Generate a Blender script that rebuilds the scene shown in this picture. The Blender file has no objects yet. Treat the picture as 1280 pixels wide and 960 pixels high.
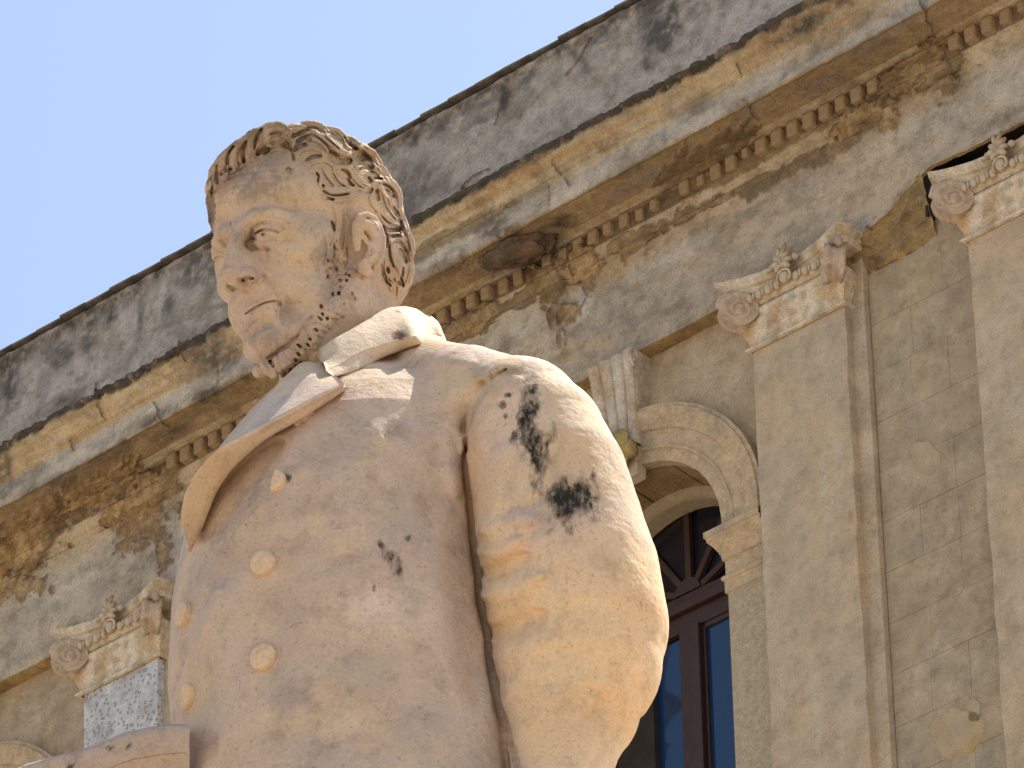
import bpy, bmesh, math, random
import numpy as np
from mathutils import Vector, Matrix

scene = bpy.context.scene
col = scene.collection

# ---------------------------------------------------------------- camera, sky, sun, exposure
FOC = 8000.0                                   # focal length in pixels of a 1280 wide frame
TH, RO, YA = [math.radians(v) for v in (34.925, -1.193, 40.945)]
CAM = np.array([0.0, 0.0, 1.6])
CF = np.array([0, math.cos(TH), math.sin(TH)])
_u = np.array([0, -math.sin(TH), math.cos(TH)]); _x = np.array([1.0, 0, 0])
CX = math.cos(RO) * _x + math.sin(RO) * _u
CU = -math.sin(RO) * _x + math.cos(RO) * _u
cam_d = bpy.data.cameras.new('camera')
cam_o = bpy.data.objects.new('camera', cam_d); col.objects.link(cam_o)
cam_d.sensor_width = 36.0; cam_d.lens = 36.0 * FOC / 1280.0
cam_d.clip_start = 0.5; cam_d.clip_end = 5000
M = Matrix((( CX[0], CU[0], -CF[0], CAM[0]), (CX[1], CU[1], -CF[1], CAM[1]), (CX[2], CU[2], -CF[2], CAM[2]), (0, 0, 0, 1)))
cam_o.matrix_world = M
scene.camera = cam_o

SUN_EL, SUN_AZ = math.radians(62), math.radians(52)     # azimuth clockwise from +Y
world = bpy.data.worlds.new('World'); scene.world = world; world.use_nodes = True
wn = world.node_tree; wn.nodes.clear()
wo = wn.nodes.new('ShaderNodeOutputWorld'); wb = wn.nodes.new('ShaderNodeBackground')
sk = wn.nodes.new('ShaderNodeTexSky'); sk.sky_type = 'NISHITA'; sk.sun_disc = False
sk.sun_elevation = SUN_EL; sk.sun_rotation = SUN_AZ
sk.air_density = 1.25; sk.dust_density = 1.4; sk.ozone_density = 0.0; sk.altitude = 0
wb.inputs['Strength'].default_value = 0.10
wn.links.new(sk.outputs[0], wb.inputs[0]); wn.links.new(wb.outputs[0], wo.inputs[0])

sun_d = bpy.data.lights.new('sun', 'SUN'); sun_o = bpy.data.objects.new('sun', sun_d); col.objects.link(sun_o)
sun_d.energy = 4.3; sun_d.angle = math.radians(0.5); sun_d.color = (1.0, 0.95, 0.86)
sdir = Vector((math.cos(SUN_EL) * math.sin(SUN_AZ), math.cos(SUN_EL) * math.cos(SUN_AZ), math.sin(SUN_EL)))
sun_o.rotation_euler = sdir.to_track_quat('Z', 'Y').to_euler(); sun_o.location = (0, 0, 60)
scene.view_settings.view_transform = 'Standard'; scene.view_settings.look = 'None'
scene.view_settings.exposure = 0.95; scene.view_settings.gamma = 1.0
scene.view_settings.use_curve_mapping = False

# ---------------------------------------------------------------- numbers: noise, helpers
_rs = np.random.RandomState(7)
_T = _rs.rand(64, 64, 64).astype(np.float32) * 2 - 1

def vnoise(x, y, z):
    x = np.asarray(x, np.float32); y = np.asarray(y, np.float32) + x * 0; z = np.asarray(z, np.float32) + x * 0
    xi = np.floor(x).astype(np.int32); yi = np.floor(y).astype(np.int32); zi = np.floor(z).astype(np.int32)
    fx = x - xi; fy = y - yi; fz = z - zi
    fx = fx * fx * (3 - 2 * fx); fy = fy * fy * (3 - 2 * fy); fz = fz * fz * (3 - 2 * fz)
    r = 0
    for a in (0, 1):
        wa = fx if a else 1 - fx; ia = (xi + a) & 63
        for b in (0, 1):
            wb_ = wa * (fy if b else 1 - fy); ib = (yi + b) & 63
            r = r + wb_ * ((1 - fz) * _T[ia, ib, zi & 63] + fz * _T[ia, ib, (zi + 1) & 63])
    return r

def fbm(x, y, z, oct=4, gain=0.5):
    r = 0; a = 1.0; t = 0
    x = np.asarray(x, np.float32); y = np.asarray(y, np.float32); z = np.asarray(z, np.float32)
    for i in range(oct):
        r = r + a * vnoise(x, y, z); t += a; a *= gain
        x = x * 2.03 + 11.3; y = y * 2.03 + 5.7; z = z * 2.03 + 3.1
    return r / t

def sstep(a, b, x):
    t = np.clip((x - a) / (b - a), 0, 1); return t * t * (3 - 2 * t)

def mix(a, b, m):
    m = np.asarray(m)[..., None]; return np.asarray(a) * (1 - m) + np.asarray(b) * m

def link(name, me, parent=None, mat=None, smooth=False):
    o = bpy.data.objects.new(name, me); col.objects.link(o)
    if parent is not None: o.parent = parent
    if mat is not None and not me.materials: me.materials.append(mat)
    if smooth: me.polygons.foreach_set('use_smooth', [True] * len(me.polygons))
    return o

def mesh_np(name, v, q, colr=None, smooth=True):
    """mesh from numpy vertices and quads (fast path)"""
    me = bpy.data.meshes.new(name)
    v = np.ascontiguousarray(v, np.float32); q = np.ascontiguousarray(q, np.int32)
    k = q.shape[1]
    me.vertices.add(len(v)); me.vertices.foreach_set('co', v.ravel())
    me.loops.add(q.size); me.loops.foreach_set('vertex_index', q.ravel())
    me.polygons.add(len(q)); me.polygons.foreach_set('loop_start', np.arange(0, q.size, k, dtype=np.int32))
    if smooth: me.polygons.foreach_set('use_smooth', np.ones(len(q), bool))
    me.update(calc_edges=True); me.validate()
    if colr is not None:
        at = me.color_attributes.new('Col', 'FLOAT_COLOR', 'POINT')
        c4 = np.ones((len(v), 4), np.float32); c4[:, :3] = colr
        at.data.foreach_set('color', c4.ravel())
    return me

def tag(o, label=None, cat=None, group=None, kind=None):
    if label: o['label'] = label
    if cat: o['category'] = cat
    if group: o['group'] = group
    if kind: o['kind'] = kind
    return o

def empty(name, parent=None):
    o = bpy.data.objects.new(name, None); col.objects.link(o); o.empty_display_size = 0.2
    if parent is not None: o.parent = parent
    return o

# ---------------------------------------------------------------- materials
def stone(name, base, attr=False, var=0.12, nscale=6.0, bump=0.25, bscale=60.0, rough=0.9, tint2=None, pits=None, streak=None, bdist=0.01, speck=0.0, tone=(.95, .925, .93), grime=0.0):
    base = (base[0], base[1], base[2] * .97)
    m = bpy.data.materials.new(name); m.use_nodes = True; nt = m.node_tree; N_ = nt.nodes; L_ = nt.links
    b = N_['Principled BSDF']; b.inputs['Roughness'].default_value = rough
    b.inputs['Specular IOR Level'].default_value = 0.2
    tc = N_.new('ShaderNodeTexCoord'); P_ = tc.outputs['Object']
    def noise(sc, det=6, ro=0.6, vec=None):
        n = N_.new('ShaderNodeTexNoise'); n.inputs['Scale'].default_value = sc; n.inputs['Detail'].default_value = det
        n.inputs['Roughness'].default_value = ro; L_.new(vec or P_, n.inputs['Vector']); return n.outputs['Fac']
    def rng(s, a, b_, c, d):
        r = N_.new('ShaderNodeMapRange'); L_.new(s, r.inputs['Value'])
        for k, v in zip(('From Min', 'From Max', 'To Min', 'To Max'), (a, b_, c, d)): r.inputs[k].default_value = v
        return r.outputs[0]
    def mul(c, f):
        x = N_.new('ShaderNodeVectorMath'); x.operation = 'SCALE'; L_.new(c, x.inputs[0]); L_.new(f, x.inputs['Scale']); return x.outputs[0]
    def mixc(f, a, b_):
        x = N_.new('ShaderNodeMix'); x.data_type = 'RGBA'
        if hasattr(f, 'links') or not isinstance(f, float): L_.new(f, x.inputs[0])
        for i, v in ((6, a), (7, b_)):
            if isinstance(v, tuple): x.inputs[i].default_value = (*v, 1)
            else: L_.new(v, x.inputs[i])
        return x.outputs[2]
    if attr:
        at = N_.new('ShaderNodeAttribute'); at.attribute_name = 'Col'; c = at.outputs['Color']
    else:
        rg = N_.new('ShaderNodeRGB'); rg.outputs[0].default_value = (*base, 1); c = rg.outputs[0]
    tn = N_.new('ShaderNodeVectorMath'); tn.operation = 'MULTIPLY'; L_.new(c, tn.inputs[0]); tn.inputs[1].default_value = tone; c = tn.outputs[0]
    if tint2: tint2 = tuple(a * b_ for a, b_ in zip(tint2, tone)); c = mixc(rng(noise(nscale * 0.35, 5, 0.65), 0.42, 0.62, 0, 1), c, tint2)
    if streak:                                     # rain streaks running down: noise stretched along z
        mp = N_.new('ShaderNodeMapping'); mp.inputs['Scale'].default_value = (1, 1, 0.12); L_.new(P_, mp.inputs['Vector'])
        c = mixc(rng(noise(streak[1], 4, 0.6, mp.outputs[0]), 0.5, 0.75, 0, streak[2]), c, streak[0])
    c = mul(c, rng(noise(nscale, 8, 0.62), 0.3, 0.7, 1 - var, 1 + var))
    fine = noise(bscale * 2.2, 4, 0.7)
    c = mul(c, rng(fine, 0.3, 0.7, 1 - var * 1.5, 1 + var * 1.5))
    if grime:                                      # blotches of brown dirt and soot with broken edges
        g1 = rng(noise(3.2, 9, .72), .50, .66, 0, grime); c = mixc(g1, c, (0.16, 0.115, 0.07))
        g2 = rng(noise(11, 9, .75), .56, .68, 0, grime * .8); c = mixc(g2, c, (0.10, 0.075, 0.05))
        g3 = rng(noise(7, 8, .75), .57, .66, 0, grime * .7); c = mixc(g3, c, (0.58, 0.51, 0.40))
    if speck:                                      # small dark pores and soot grains
        sp = noise(bscale * 1.3, 3, 0.8); c = mul(c, rng(sp, 0.30, 0.42, 1 - speck, 1.0))
        c = mul(c, rng(noise(bscale * 0.22, 5, .7), 0.28, 0.5, 1 - speck * .8, 1.0)); c = mul(c, rng(sp, 0, 1, 1.1, 1.1))
    h = noise(bscale, 6, 0.65)
    if pits:
        vo = N_.new('ShaderNodeTexVoronoi'); vo.inputs['Scale'].default_value = pits[0]; L_.new(P_, vo.inputs['Vector'])
        mask = rng(vo.outputs['Distance'], 0.18, 0.34, 0, 1)
        c = mixc(mask, pits[1], c)
    L_.new(c, b.inputs['Base Color'])
    bp = N_.new('ShaderNodeBump'); bp.inputs['Strength'].default_value = bump; bp.inputs['Distance'].default_value = bdist
    L_.new(h, bp.inputs['Height'])
    last = bp.outputs[0]
    if pits:
        b2 = N_.new('ShaderNodeBump'); b2.inputs['Strength'].default_value = 0.8; b2.inputs['Distance'].default_value = 0.02
        L_.new(mask, b2.inputs['Height']); L_.new(last, b2.inputs['Normal']); last = b2.outputs[0]
    L_.new(last, b.inputs['Normal'])
    return m

def plain(name, base, rough=0.5, spec=0.4, var=0.1, ns=20, metal=0.0):
    m = stone(name, base, var=var, nscale=ns, bump=0.12, bscale=ns * 5, rough=rough)
    m.node_tree.nodes['Principled BSDF'].inputs['Specular IOR Level'].default_value = spec
    return m

# ---------------------------------------------------------------- ground
gm = stone('paving', (0.38, 0.315, 0.24), var=0.15, nscale=0.4, bump=0.2, bscale=8)
n = 40; xs = np.linspace(-1500, 1500, n + 1)
gv = np.array([(x, y, 0) for y in xs for x in xs]); gq = np.array([(j*(n+1)+i, j*(n+1)+i+1, (j+1)*(n+1)+i+1, (j+1)*(n+1)+i) for j in range(n) for i in range(n)])
tag(link('ground', mesh_np('ground', gv, gq, smooth=False), mat=gm), 'pale stone paving of the square below the statue', kind='structure')
# ================================================================= the palace facade
# local frame of the building: x = along the wall, y = into the wall, z = height
BO = CAM + CF * 40.0; BO[2] = 0.0
TT = np.array([math.cos(YA), -math.sin(YA), 0]); NN = np.array([-math.sin(YA), -math.cos(YA), 0])
palace = empty('palace'); palace.location = BO; palace.rotation_euler = (0, 0, -YA)
tag(palace, 'weathered beige plaster palace with cornice, Ionic pilasters and arched windows behind the statue', 'building')

def wall_at(px, py, n=0.0):
    """where the line of sight through a photo pixel meets the wall plane standing n proud"""
    d = CF + CX * (px - 640) / FOC - CU * (py - 480) / FOC
    o = CAM - BO - NN * n
    t = -(o @ NN) / (d @ NN); p = o + t * d
    return float(p @ TT), float(p[2])

STONE = (0.43, 0.35, 0.245)
m_sheet = stone('weathered_plaster', STONE, attr=True, var=0.17, nscale=9, bump=0.9, bscale=40, bdist=0.02, speck=.45, grime=.5, tone=(1.09, 1.10, 1.17))
m_wall = stone('wall_plaster', (0.44, 0.345, 0.225), speck=.35, grime=.3, var=0.18, nscale=5, bump=0.4, bscale=50, tint2=(0.45, 0.365, 0.26), streak=((0.34, 0.25, 0.15), 4, 0.5))
m_pil = stone('pilaster_plaster', (0.50, 0.39, 0.26), speck=.3, grime=.22, var=0.17, nscale=5, bump=0.35, bscale=50, tint2=(0.45, 0.375, 0.27), streak=((0.52, 0.46, 0.37), 6, 0.5))
m_jamb = stone('jamb_stone', (0.44, 0.365, 0.25), var=0.18, nscale=22, bump=0.45, bscale=50)
m_ochre = stone('ochre_stone', (0.48, 0.34, 0.17), var=0.15, nscale=8, bump=0.35, bscale=45, tint2=(0.46, 0.37, 0.24))
m_cap = stone('capital_stone', (0.62, 0.55, 0.43), speck=.4, grime=.35, var=0.22, nscale=14, bump=0.5, bscale=60, tint2=(0.50, 0.37, 0.21), streak=((0.68, 0.68, 0.66), 9, 0.5))
m_volute = stone('volute_stone', (0.55, 0.45, 0.34), grime=.4, speck=.3, var=0.2, nscale=16, bump=0.5, bscale=60, tint2=(0.44, 0.33, 0.23))
m_pit = stone('pitted_white_stone', (0.60, 0.62, 0.64), var=0.15, nscale=14, bump=0.4, bscale=60, pits=(30, (0.40, 0.40, 0.40)), tint2=(0.45, 0.44, 0.42))
m_wood = plain('red_brown_wood', (0.058, 0.029, 0.022), rough=0.5, spec=0.4, var=0.2, ns=15)
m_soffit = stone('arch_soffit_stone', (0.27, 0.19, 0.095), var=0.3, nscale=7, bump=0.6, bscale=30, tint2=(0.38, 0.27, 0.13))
m_dark = stone('near_black', (0.05, 0.04, 0.035), var=0.2)  # near-black stand-in for unlit depth, also used on the roof deck
m_glass = bpy.data.materials.new('window_glass'); m_glass.use_nodes = True
_b = m_glass.node_tree.nodes['Principled BSDF']; _b.inputs['Base Color'].default_value = (0.01, 0.035, 0.10, 1)  # blue base colour paints in part of the sky reflection
_b.inputs['Roughness'].default_value = 0.06; _b.inputs['IOR'].default_value = 1.6

def loc(s, h, n):
    return (s, -n, h)

# ---- marks on the upper wall, each at its own place: px, py, rx, ry (pixels), turn, kind, strength
MARKS = [
 # broken plaster, brown core showing
 (702,392,17,13,-20,'b',1),(735,335,34,22,-25,'b',1),(690,360,22,26,10,'b',.8),(650,375,60,10,-28,'b',.6),(590,405,50,14,-30,'b',.9),
 (790,300,60,12,-28,'b',.8),(860,268,50,8,-28,'b',.6),
 (185,640,28,55,15,'b',1),(120,610,60,20,-28,'b',1),(40,650,60,16,-30,'b',.9),(215,610,20,30,0,'b',.8),(10,700,40,20,-20,'b',1),(150,640,24,18,0,'b',1),(205,690,12,28,0,'b',.9),(30,690,62,30,-28,'b',1),(95,640,90,14,-30,'b',.8),(20,730,36,20,0,'b',1),(60,662,50,20,-30,'b',.6),
 (1080,150,40,16,-30,'b',1),(1110,145,14,18,0,'b',1),(985,215,60,10,-30,'b',.6),(1040,190,50,10,-28,'b',.7),(1130,90,55,22,-25,'b',.9),(1180,100,30,26,-20,'b',.8),
 (960,190,110,9,-29,'b',.4),(420,470,40,10,-28,'b',.6),(930,235,70,6,-28,'b',.5),(880,200,60,20,-28,'b',.35),(560,300,80,12,-28,'b',.3),
 # pale scraped patches
 (640,400,38,22,-30,'p',.9),(600,430,34,18,-20,'p',.6),(725,380,12,24,20,'p',1),(840,320,70,10,-28,'p',.6),(1175,150,36,14,-25,'p',.8),(1110,180,60,12,-30,'p',.5),
 (250,690,50,40,0,'p',.7),(170,690,30,30,0,'p',.6),(90,720,60,30,-28,'p',.5),(60,780,60,12,-28,'p',.4),(1250,90,40,40,-28,'p',.6),(700,330,10,30,10,'p',.5),
 # black and dark lichen
 (265,445,34,30,-20,'k',.9),(200,520,26,10,-28,'k',1),(265,490,26,9,-28,'k',1),(215,540,30,10,-28,'k',.8),(90,500,20,16,-28,'k',.6),(10,575,16,26,0,'k',1),
 (300,470,50,12,-28,'k',.5),(25,600,50,9,-28,'k',.5),(130,570,70,9,-28,'k',.5),
 (825,55,26,24,-20,'k',1.2),(838,20,8,40,8,'k',1.1),(808,85,10,14,0,'k',.9),(620,290,30,12,-25,'K',.9),(650,318,44,22,-25,'K',1),(700,275,14,9,0,'K',1),(565,330,40,16,-28,'K',.7),
 (870,20,20,12,-30,'k',.7),(1000,35,34,10,-28,'k',1),(1040,10,22,9,-28,'k',.9),(520,225,28,22,0,'k',.6),(500,260,20,26,0,'k',.7),
 (180,395,6,26,6,'k',.9),(118,420,10,28,6,'k',.8),(20,470,10,40,4,'k',1),(75,440,20,18,0,'k',.8),(60,480,9,30,5,'k',.4),(215,370,8,30,5,'k',.9),(265,340,10,30,5,'k',.9),(240,345,26,12,-28,'k',.8),
 (630,125,5,18,5,'k',.9),(660,100,16,6,-28,'k',.7),(720,75,5,22,-35,'k',.8),(750,50,20,5,-28,'k',.5),(605,150,26,5,-28,'k',.6),(900,10,10,30,5,'k',.5),
 (1000,40,40,8,-28,'K',.5),(700,415,3,14,4,'K',.8),(690,400,4,14,0,'K',.9),(200,690,3,14,0,'K',1),
 (1060,80,60,5,-28,'k',.35),(640,212,80,5,-29,'k',.6),(420,340,60,5,-29,'k',.4),(1085,155,20,12,0,'K',.7),(1100,120,24,10,-30,'K',.6),
 # rusty orange streaks
 (900,100,120,4,-28,'o',.9),(760,170,120,4,-28,'o',.9),(600,255,110,5,-28,'o',.9),(620,232,70,4,-28,'o',.7),(950,60,110,5,-28,'o',.8),(1080,30,90,5,-28,'o',.8),(130,520,140,7,-28,'o',.7),(60,570,80,6,-28,'o',.7),
 (1080,190,40,9,-28,'o',.5),(930,200,90,9,-28,'o',.5),(760,340,30,18,-28,'o',.6),(110,600,120,6,-28,'o',.7),(240,505,60,6,-28,'o',.8),
 (1000,170,80,12,-28,'o',.3),
]
def _mk():
    out = []
    for (px, py, rx, ry, an, kd, st) in MARKS:
        s0, e0 = wall_at(px, py)
        a = math.radians(an)
        # the mark's axes carried onto the wall
        s1, e1 = wall_at(px + rx * math.cos(a), py + rx * math.sin(a)); s2, e2 = wall_at(px - ry * math.sin(a), py + ry * math.cos(a))
        A = np.array([[s1 - s0, s2 - s0], [e1 - e0, e2 - e0]])
        out.append((s0, e0, np.linalg.inv(A), kd, st))
    return out
MK = _mk()
def masks(s, e, seed=0.0):
    """four wear masks at wall position s, e"""
    r = {k: np.zeros(np.shape(s), np.float32) for k in 'bpkKo'}
    w1 = fbm(s * 5, e * 5, seed, 5, 0.6); w2 = fbm(s * 18 + 9, e * 18, seed + 4, 4, 0.6); w3 = fbm(s * 4, e * 30, seed + 8, 4, .6)
    for (s0, e0, Ai, kd, st) in MK:
        ds = s - s0; de = e - e0
        sel = (np.abs(ds) < 1.4) & (np.abs(de) < 0.9)
        if not sel.any(): continue
        u = Ai[0, 0] * ds[sel] + Ai[0, 1] * de[sel]; v = Ai[1, 0] * ds[sel] + Ai[1, 1] * de[sel]
        d = np.sqrt(u * u + v * v) + 0.9 * w1[sel] + 0.55 * w2[sel]
        soft = 0.12 if kd == 'b' else 0.5
        mk = sstep(1 + soft, 1 - soft, d) * st
        if kd in 'kK': mk = mk * np.clip(0.8 + 1.2 * w2[sel], 0, 1)
        if kd == 'o': mk = mk * np.clip(0.75 + 1.2 * w3[sel], 0, 1)
        r[kd][sel] = np.maximum(r[kd][sel], mk)
    return r, w1, w2, w3

CRACKS = [[(1140,8),(1150,28),(1165,45),(1178,62),(1190,82),(1195,95)],[(640,118),(628,132),(618,160)],[(738,50),(725,75),(708,98)],
          [(575,240),(590,222),(610,214)],[(924,130),(944,152)],[(198,500),(206,520),(216,532)],[(126,478),(131,505),(140,520)],[(700,395),(706,415),(708,432)],[(715,330),(722,352),(735,368),(728,385)],
          [(688,205),(697,220),(712,235)],[(913,85),(920,100)],[(95,545),(100,560)],[(230,425),(237,450)],[(1085,285),(1095,292)]]
CRK = [[wall_at(*p) for p in c] for c in CRACKS]
def crack_d(s, e):
    d = np.full(np.shape(s), 9.0, np.float32)
    js = 0.02 * fbm(s * 14, e * 14, 3, 3); je = 0.02 * fbm(s * 14, e * 14, 9, 3)
    for c in CRK:
        for (a, b) in zip(c[:-1], c[1:]):
            ax, ay = a; bx, by = b; vx = bx - ax; vy = by - ay
            t = np.clip(((s + js - ax) * vx + (e + je - ay) * vy) / (vx * vx + vy * vy), 0, 1)
            d = np.minimum(d, np.hypot(s + js - ax - t * vx, e + je - ay - t * vy))
    return d

S0, S1 = -8.6, 9.0
def resample(prof, step):
    pts = []
    for (a, b) in zip(prof[:-1], prof[1:]):
        L = math.hypot(b[0] - a[0], b[1] - a[1]); k = max(1, int(round(L / step)))
        for i in range(k): pts.append((a[0] + (b[0] - a[0]) * i / k, a[1] + (b[1] - a[1]) * i / k))
    pts.append(prof[-1]); return np.array(pts)

def smoothprof(pts, it):
    p = pts.copy()
    for _ in range(it): p[1:-1] = 0.5 * p[1:-1] + 0.25 * (p[:-2] + p[2:])
    return p

def sweep(name, prof, colf, ds=0.013, step=0.011, rough=0.006, dmg=0.045, sm=2, label=None, extra=None, s0=S0, s1=S1, mat=None):
    P = smoothprof(resample(prof, step), sm); ns = int((s1 - s0) / ds)
    ss = np.linspace(s0, s1, ns + 1)
    d = np.gradient(P, axis=0); nn = np.stack([-d[:, 1], d[:, 0]], 1); nn /= np.linalg.norm(nn, axis=1)[:, None] + 1e-9
    S, K = np.meshgrid(ss, np.arange(len(P)), indexing='ij')
    n_ = P[:, 0][K]; h_ = P[:, 1][K]; on = nn[:, 0][K]; oh = nn[:, 1][K]
    sp = S - 0.89 * n_; e = h_ + 0.963 * n_
    mk, w1, w2, w3 = masks(sp, e)
    cd = crack_d(sp, e)
    disp = rough * (fbm(S * 9, h_ * 9, n_ * 9, 5, 0.6) * 1.6) + rough * .8 * fbm(S * 2.5, h_ * 2.5, 4.0, 2)
    disp = disp - mk['b'] * (dmg + 0.025 * (fbm(S * 16, h_ * 16, n_ * 16, 4, .7))) - mk['K'] * 0.02 - 0.02 * sstep(0.010, 0.002, cd)
    disp = disp + mk['p'] * 0.003
    S2 = S.copy(); N2 = n_ + on * disp; H2 = h_ + oh * disp
    if extra is not None: S2, N2, H2 = extra(S, N2, H2, w1, w2)
    c = colf(S, h_, n_, e, w1, w2, w3)
    big = fbm(S * 1.3, e * 3, 7, 4)
    gr = sstep(.05, .5, fbm(S * 3.1, e * 7, 51, 5, .62)); c = c * (1 + 0.25 * big)[..., None]; c = mix(c, c * np.array([.62, .58, .52]), gr * .7)
    c = mix(c, np.array([0.52, 0.47, 0.38]), np.clip(mk['p'], 0, 1) * 0.75)
    brown = mix(np.array([0.24, 0.145, 0.06]), np.array([0.42, 0.29, 0.14]), np.clip(.5 + w2 * 1.6, 0, 1))
    c = mix(c, brown, np.clip(mk['b'], 0, 1) * 0.95); bb = np.clip(mk['b'], 0, 1); c = c * (1 - 1.9 * bb * (1 - bb))[..., None]
    c = mix(c, np.array([0.43, 0.27, 0.12]), np.clip(mk['o'], 0, 1) * 0.7)
    c = mix(c, np.array([0.060, 0.055, 0.050]), np.clip(mk['k'], 0, 1) * 0.85)
    c = mix(c, np.array([0.05, 0.035, 0.025]), np.clip(mk['K'], 0, 1) * 0.85)
    c = mix(c, np.array([0.09, 0.06, 0.04]), sstep(0.009, 0.002, cd) * 0.85)
    V = np.stack([S2, -N2, H2], -1).reshape(-1, 3); m_ = len(P)
    I, J = np.meshgrid(np.arange(ns), np.arange(m_ - 1), indexing='ij'); a = (I * m_ + J).ravel()
    Q = np.stack([a, a + 1, a + m_ + 1, a + m_], 1)
    me = mesh_np(name, V, Q, np.clip(c, 0.01, 0.9).reshape(-1, 3))
    o = link(name, me, palace, mat or m_sheet)
    if label: o['label'] = label
    return o

def c_const(c):
    return lambda S, h, n, e, w1, w2, w3: np.ones(S.shape + (3,)) * np.array(c)

# parapet: grey concrete band under the tiles, with black rain runs from the top edge
def c_par(S, h, n, e, w1, w2, w3):
    c = np.ones(S.shape + (3,)) * np.array([0.36, 0.315, 0.26])
    c = mix(c, np.array([0.44, 0.385, 0.315]), np.clip(w1 * 1.4 + .3, 0, 1))
    run = fbm(S * 7, 0 * S + 3, h * .8, 4, .6)
    top = sstep(26.38, 26.60, h + 0.12 * run)
    run2 = sstep(.12, .4, fbm(S * 4.0, 0 * S, h * .5, 3, .6)) * sstep(25.9, 26.5, h)
    c = mix(c, np.array([0.09, 0.082, 0.075]), np.clip(top * (0.6 + 1.0 * w2) + run2 * (.3 + w2) * .45, 0, .9))
    c = mix(c, np.array([0.12, 0.11, 0.10]), np.clip(sstep(.2, .5, w2) * .25, 0, 1))
    return c
sweep('parapet', [(0.30, 25.58), (0.30, 26.56), (0.33, 26.575), (0.33, 26.60), (0.02, 26.62), (0.0, 25.9)], c_par, rough=0.009, sm=1, label='grey cement parapet band streaked black along its top edge')

# cornice: ledge, cyma, corona and soffit
def c_cor(S, h, n, e, w1, w2, w3):
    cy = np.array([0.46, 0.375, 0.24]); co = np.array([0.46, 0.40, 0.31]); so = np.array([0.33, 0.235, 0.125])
    c = np.ones(S.shape + (3,)) * cy
    c = mix(c, np.array([0.40, 0.275, 0.14]), np.clip(w3 * 1.5 + .15, 0, .75))
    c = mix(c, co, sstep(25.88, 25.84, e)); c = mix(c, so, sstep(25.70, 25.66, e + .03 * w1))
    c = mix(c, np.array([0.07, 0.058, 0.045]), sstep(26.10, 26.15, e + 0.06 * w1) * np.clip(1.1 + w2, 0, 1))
    g = sstep(.2, .5, fbm(S * 2.2, e * 8, 33, 4)) * (e < 25.95)
    c = mix(c, np.array([0.20, 0.19, 0.17]), g * .5)
    return c
def e_cor(S, N, H, w1, w2):
    # the lip is nibbled and the soffit has lumps where brackets broke away
    lip = sstep(0.5, 0.6, N)
    j = np.abs(((S + 100) / 0.95) % 1.0 - 0.5)
    gap = sstep(0.008, 0.002, np.abs(j - 0.5) * 0.95) * (N > .2) * (H > 25.3)
    N = N - lip * (0.012 + 0.03 * np.clip(w2 * 1.4 + w1, -.2, 1)) - gap * 0.012
    return S, N, H
cyma = [(0.42 + 0.02, 25.475), (0.46, 25.475), (0.468, 25.50), (0.49, 25.53), (0.53, 25.56), (0.565, 25.575), (0.58, 25.58), (0.582, 25.60), (0.60, 25.603), (0.60, 25.635)]
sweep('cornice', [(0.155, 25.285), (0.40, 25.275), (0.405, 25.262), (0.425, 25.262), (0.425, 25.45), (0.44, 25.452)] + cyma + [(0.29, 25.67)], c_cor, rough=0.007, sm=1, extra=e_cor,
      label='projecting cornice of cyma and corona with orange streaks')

# bed moulding behind and below the dentils
def c_bed(S, h, n, e, w1, w2, w3):
    c = np.ones(S.shape + (3,)) * np.array([0.40, 0.295, 0.165])
    c = mix(c, np.array([0.45, 0.36, 0.23]), np.clip(.5 + w1 * 1.8, 0, 1))
    return mix(c, np.array([0.13, 0.085, 0.05]), sstep(25.13, 25.14, h) * sstep(25.27, 25.255, h) * .85)  # darkened backing paints the shade in the gaps between dentils
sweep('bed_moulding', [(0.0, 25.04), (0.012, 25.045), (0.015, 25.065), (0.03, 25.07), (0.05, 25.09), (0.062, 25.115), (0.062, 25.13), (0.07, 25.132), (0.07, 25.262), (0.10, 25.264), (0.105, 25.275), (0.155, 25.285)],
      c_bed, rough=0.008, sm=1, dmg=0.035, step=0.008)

# frieze and architrave in one plane; the lower edge is broken away over the right-hand capital
EDGE = [(S0, 24.262), (2.72, 24.262), (2.80, 24.275), (2.92, 24.30), (3.02, 24.33), (3.08, 24.375), (3.14, 24.41), (3.24, 24.455), (3.34, 24.495), (3.50, 24.485), (3.7, 24.475), (4.0, 24.47), (4.85, 24.47), (4.95, 24.262), (S1, 24.262)]
def edge_h(s): return np.interp(s, [p[0] for p in EDGE], [p[1] for p in EDGE])
def c_fri(S, h, n, e, w1, w2, w3):
    c = np.ones(S.shape + (3,)) * np.array([0.44, 0.36, 0.255])
    c = mix(c, np.array([0.37, 0.315, 0.24]), np.clip(.3 + w1 * 1.8, 0, 1))
    c = mix(c, np.array([0.49, 0.37, 0.23]), sstep(.15, .5, fbm(S * 1.7, e * 4, 21, 4)) * .6)
    up = sstep(24.85, 25.0, e + .1 * w1)
    c = mix(c, np.array([0.46, 0.33, 0.18]), up * .55)
    soff = sstep(0.0, -0.02, n)
    return mix(c, np.array([0.38, 0.255, 0.11]), soff)
def e_fri(S, N, H, w1, w2):
    k = (H - 24.262) / (25.05 - 24.262)
    eh = edge_h(S); rag = np.where(S > 2.78, 0.012 * w2 + .006 * w1, 0.002 * w2) * np.clip(1 - 3 * k, 0, 1)
    sh_ = (eh + rag - 24.262) * np.clip(1 - k, 0, 1) ** 2
    wid = np.where(S > 3.05, 3.2, 1.0) * 1.0
    N = np.where(N < -0.01, N * np.where(S > 4.95, 1, np.clip(1 - (S - 3.1) * 12, .25, 1)), N)
    return S, N, H + sh_
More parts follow.
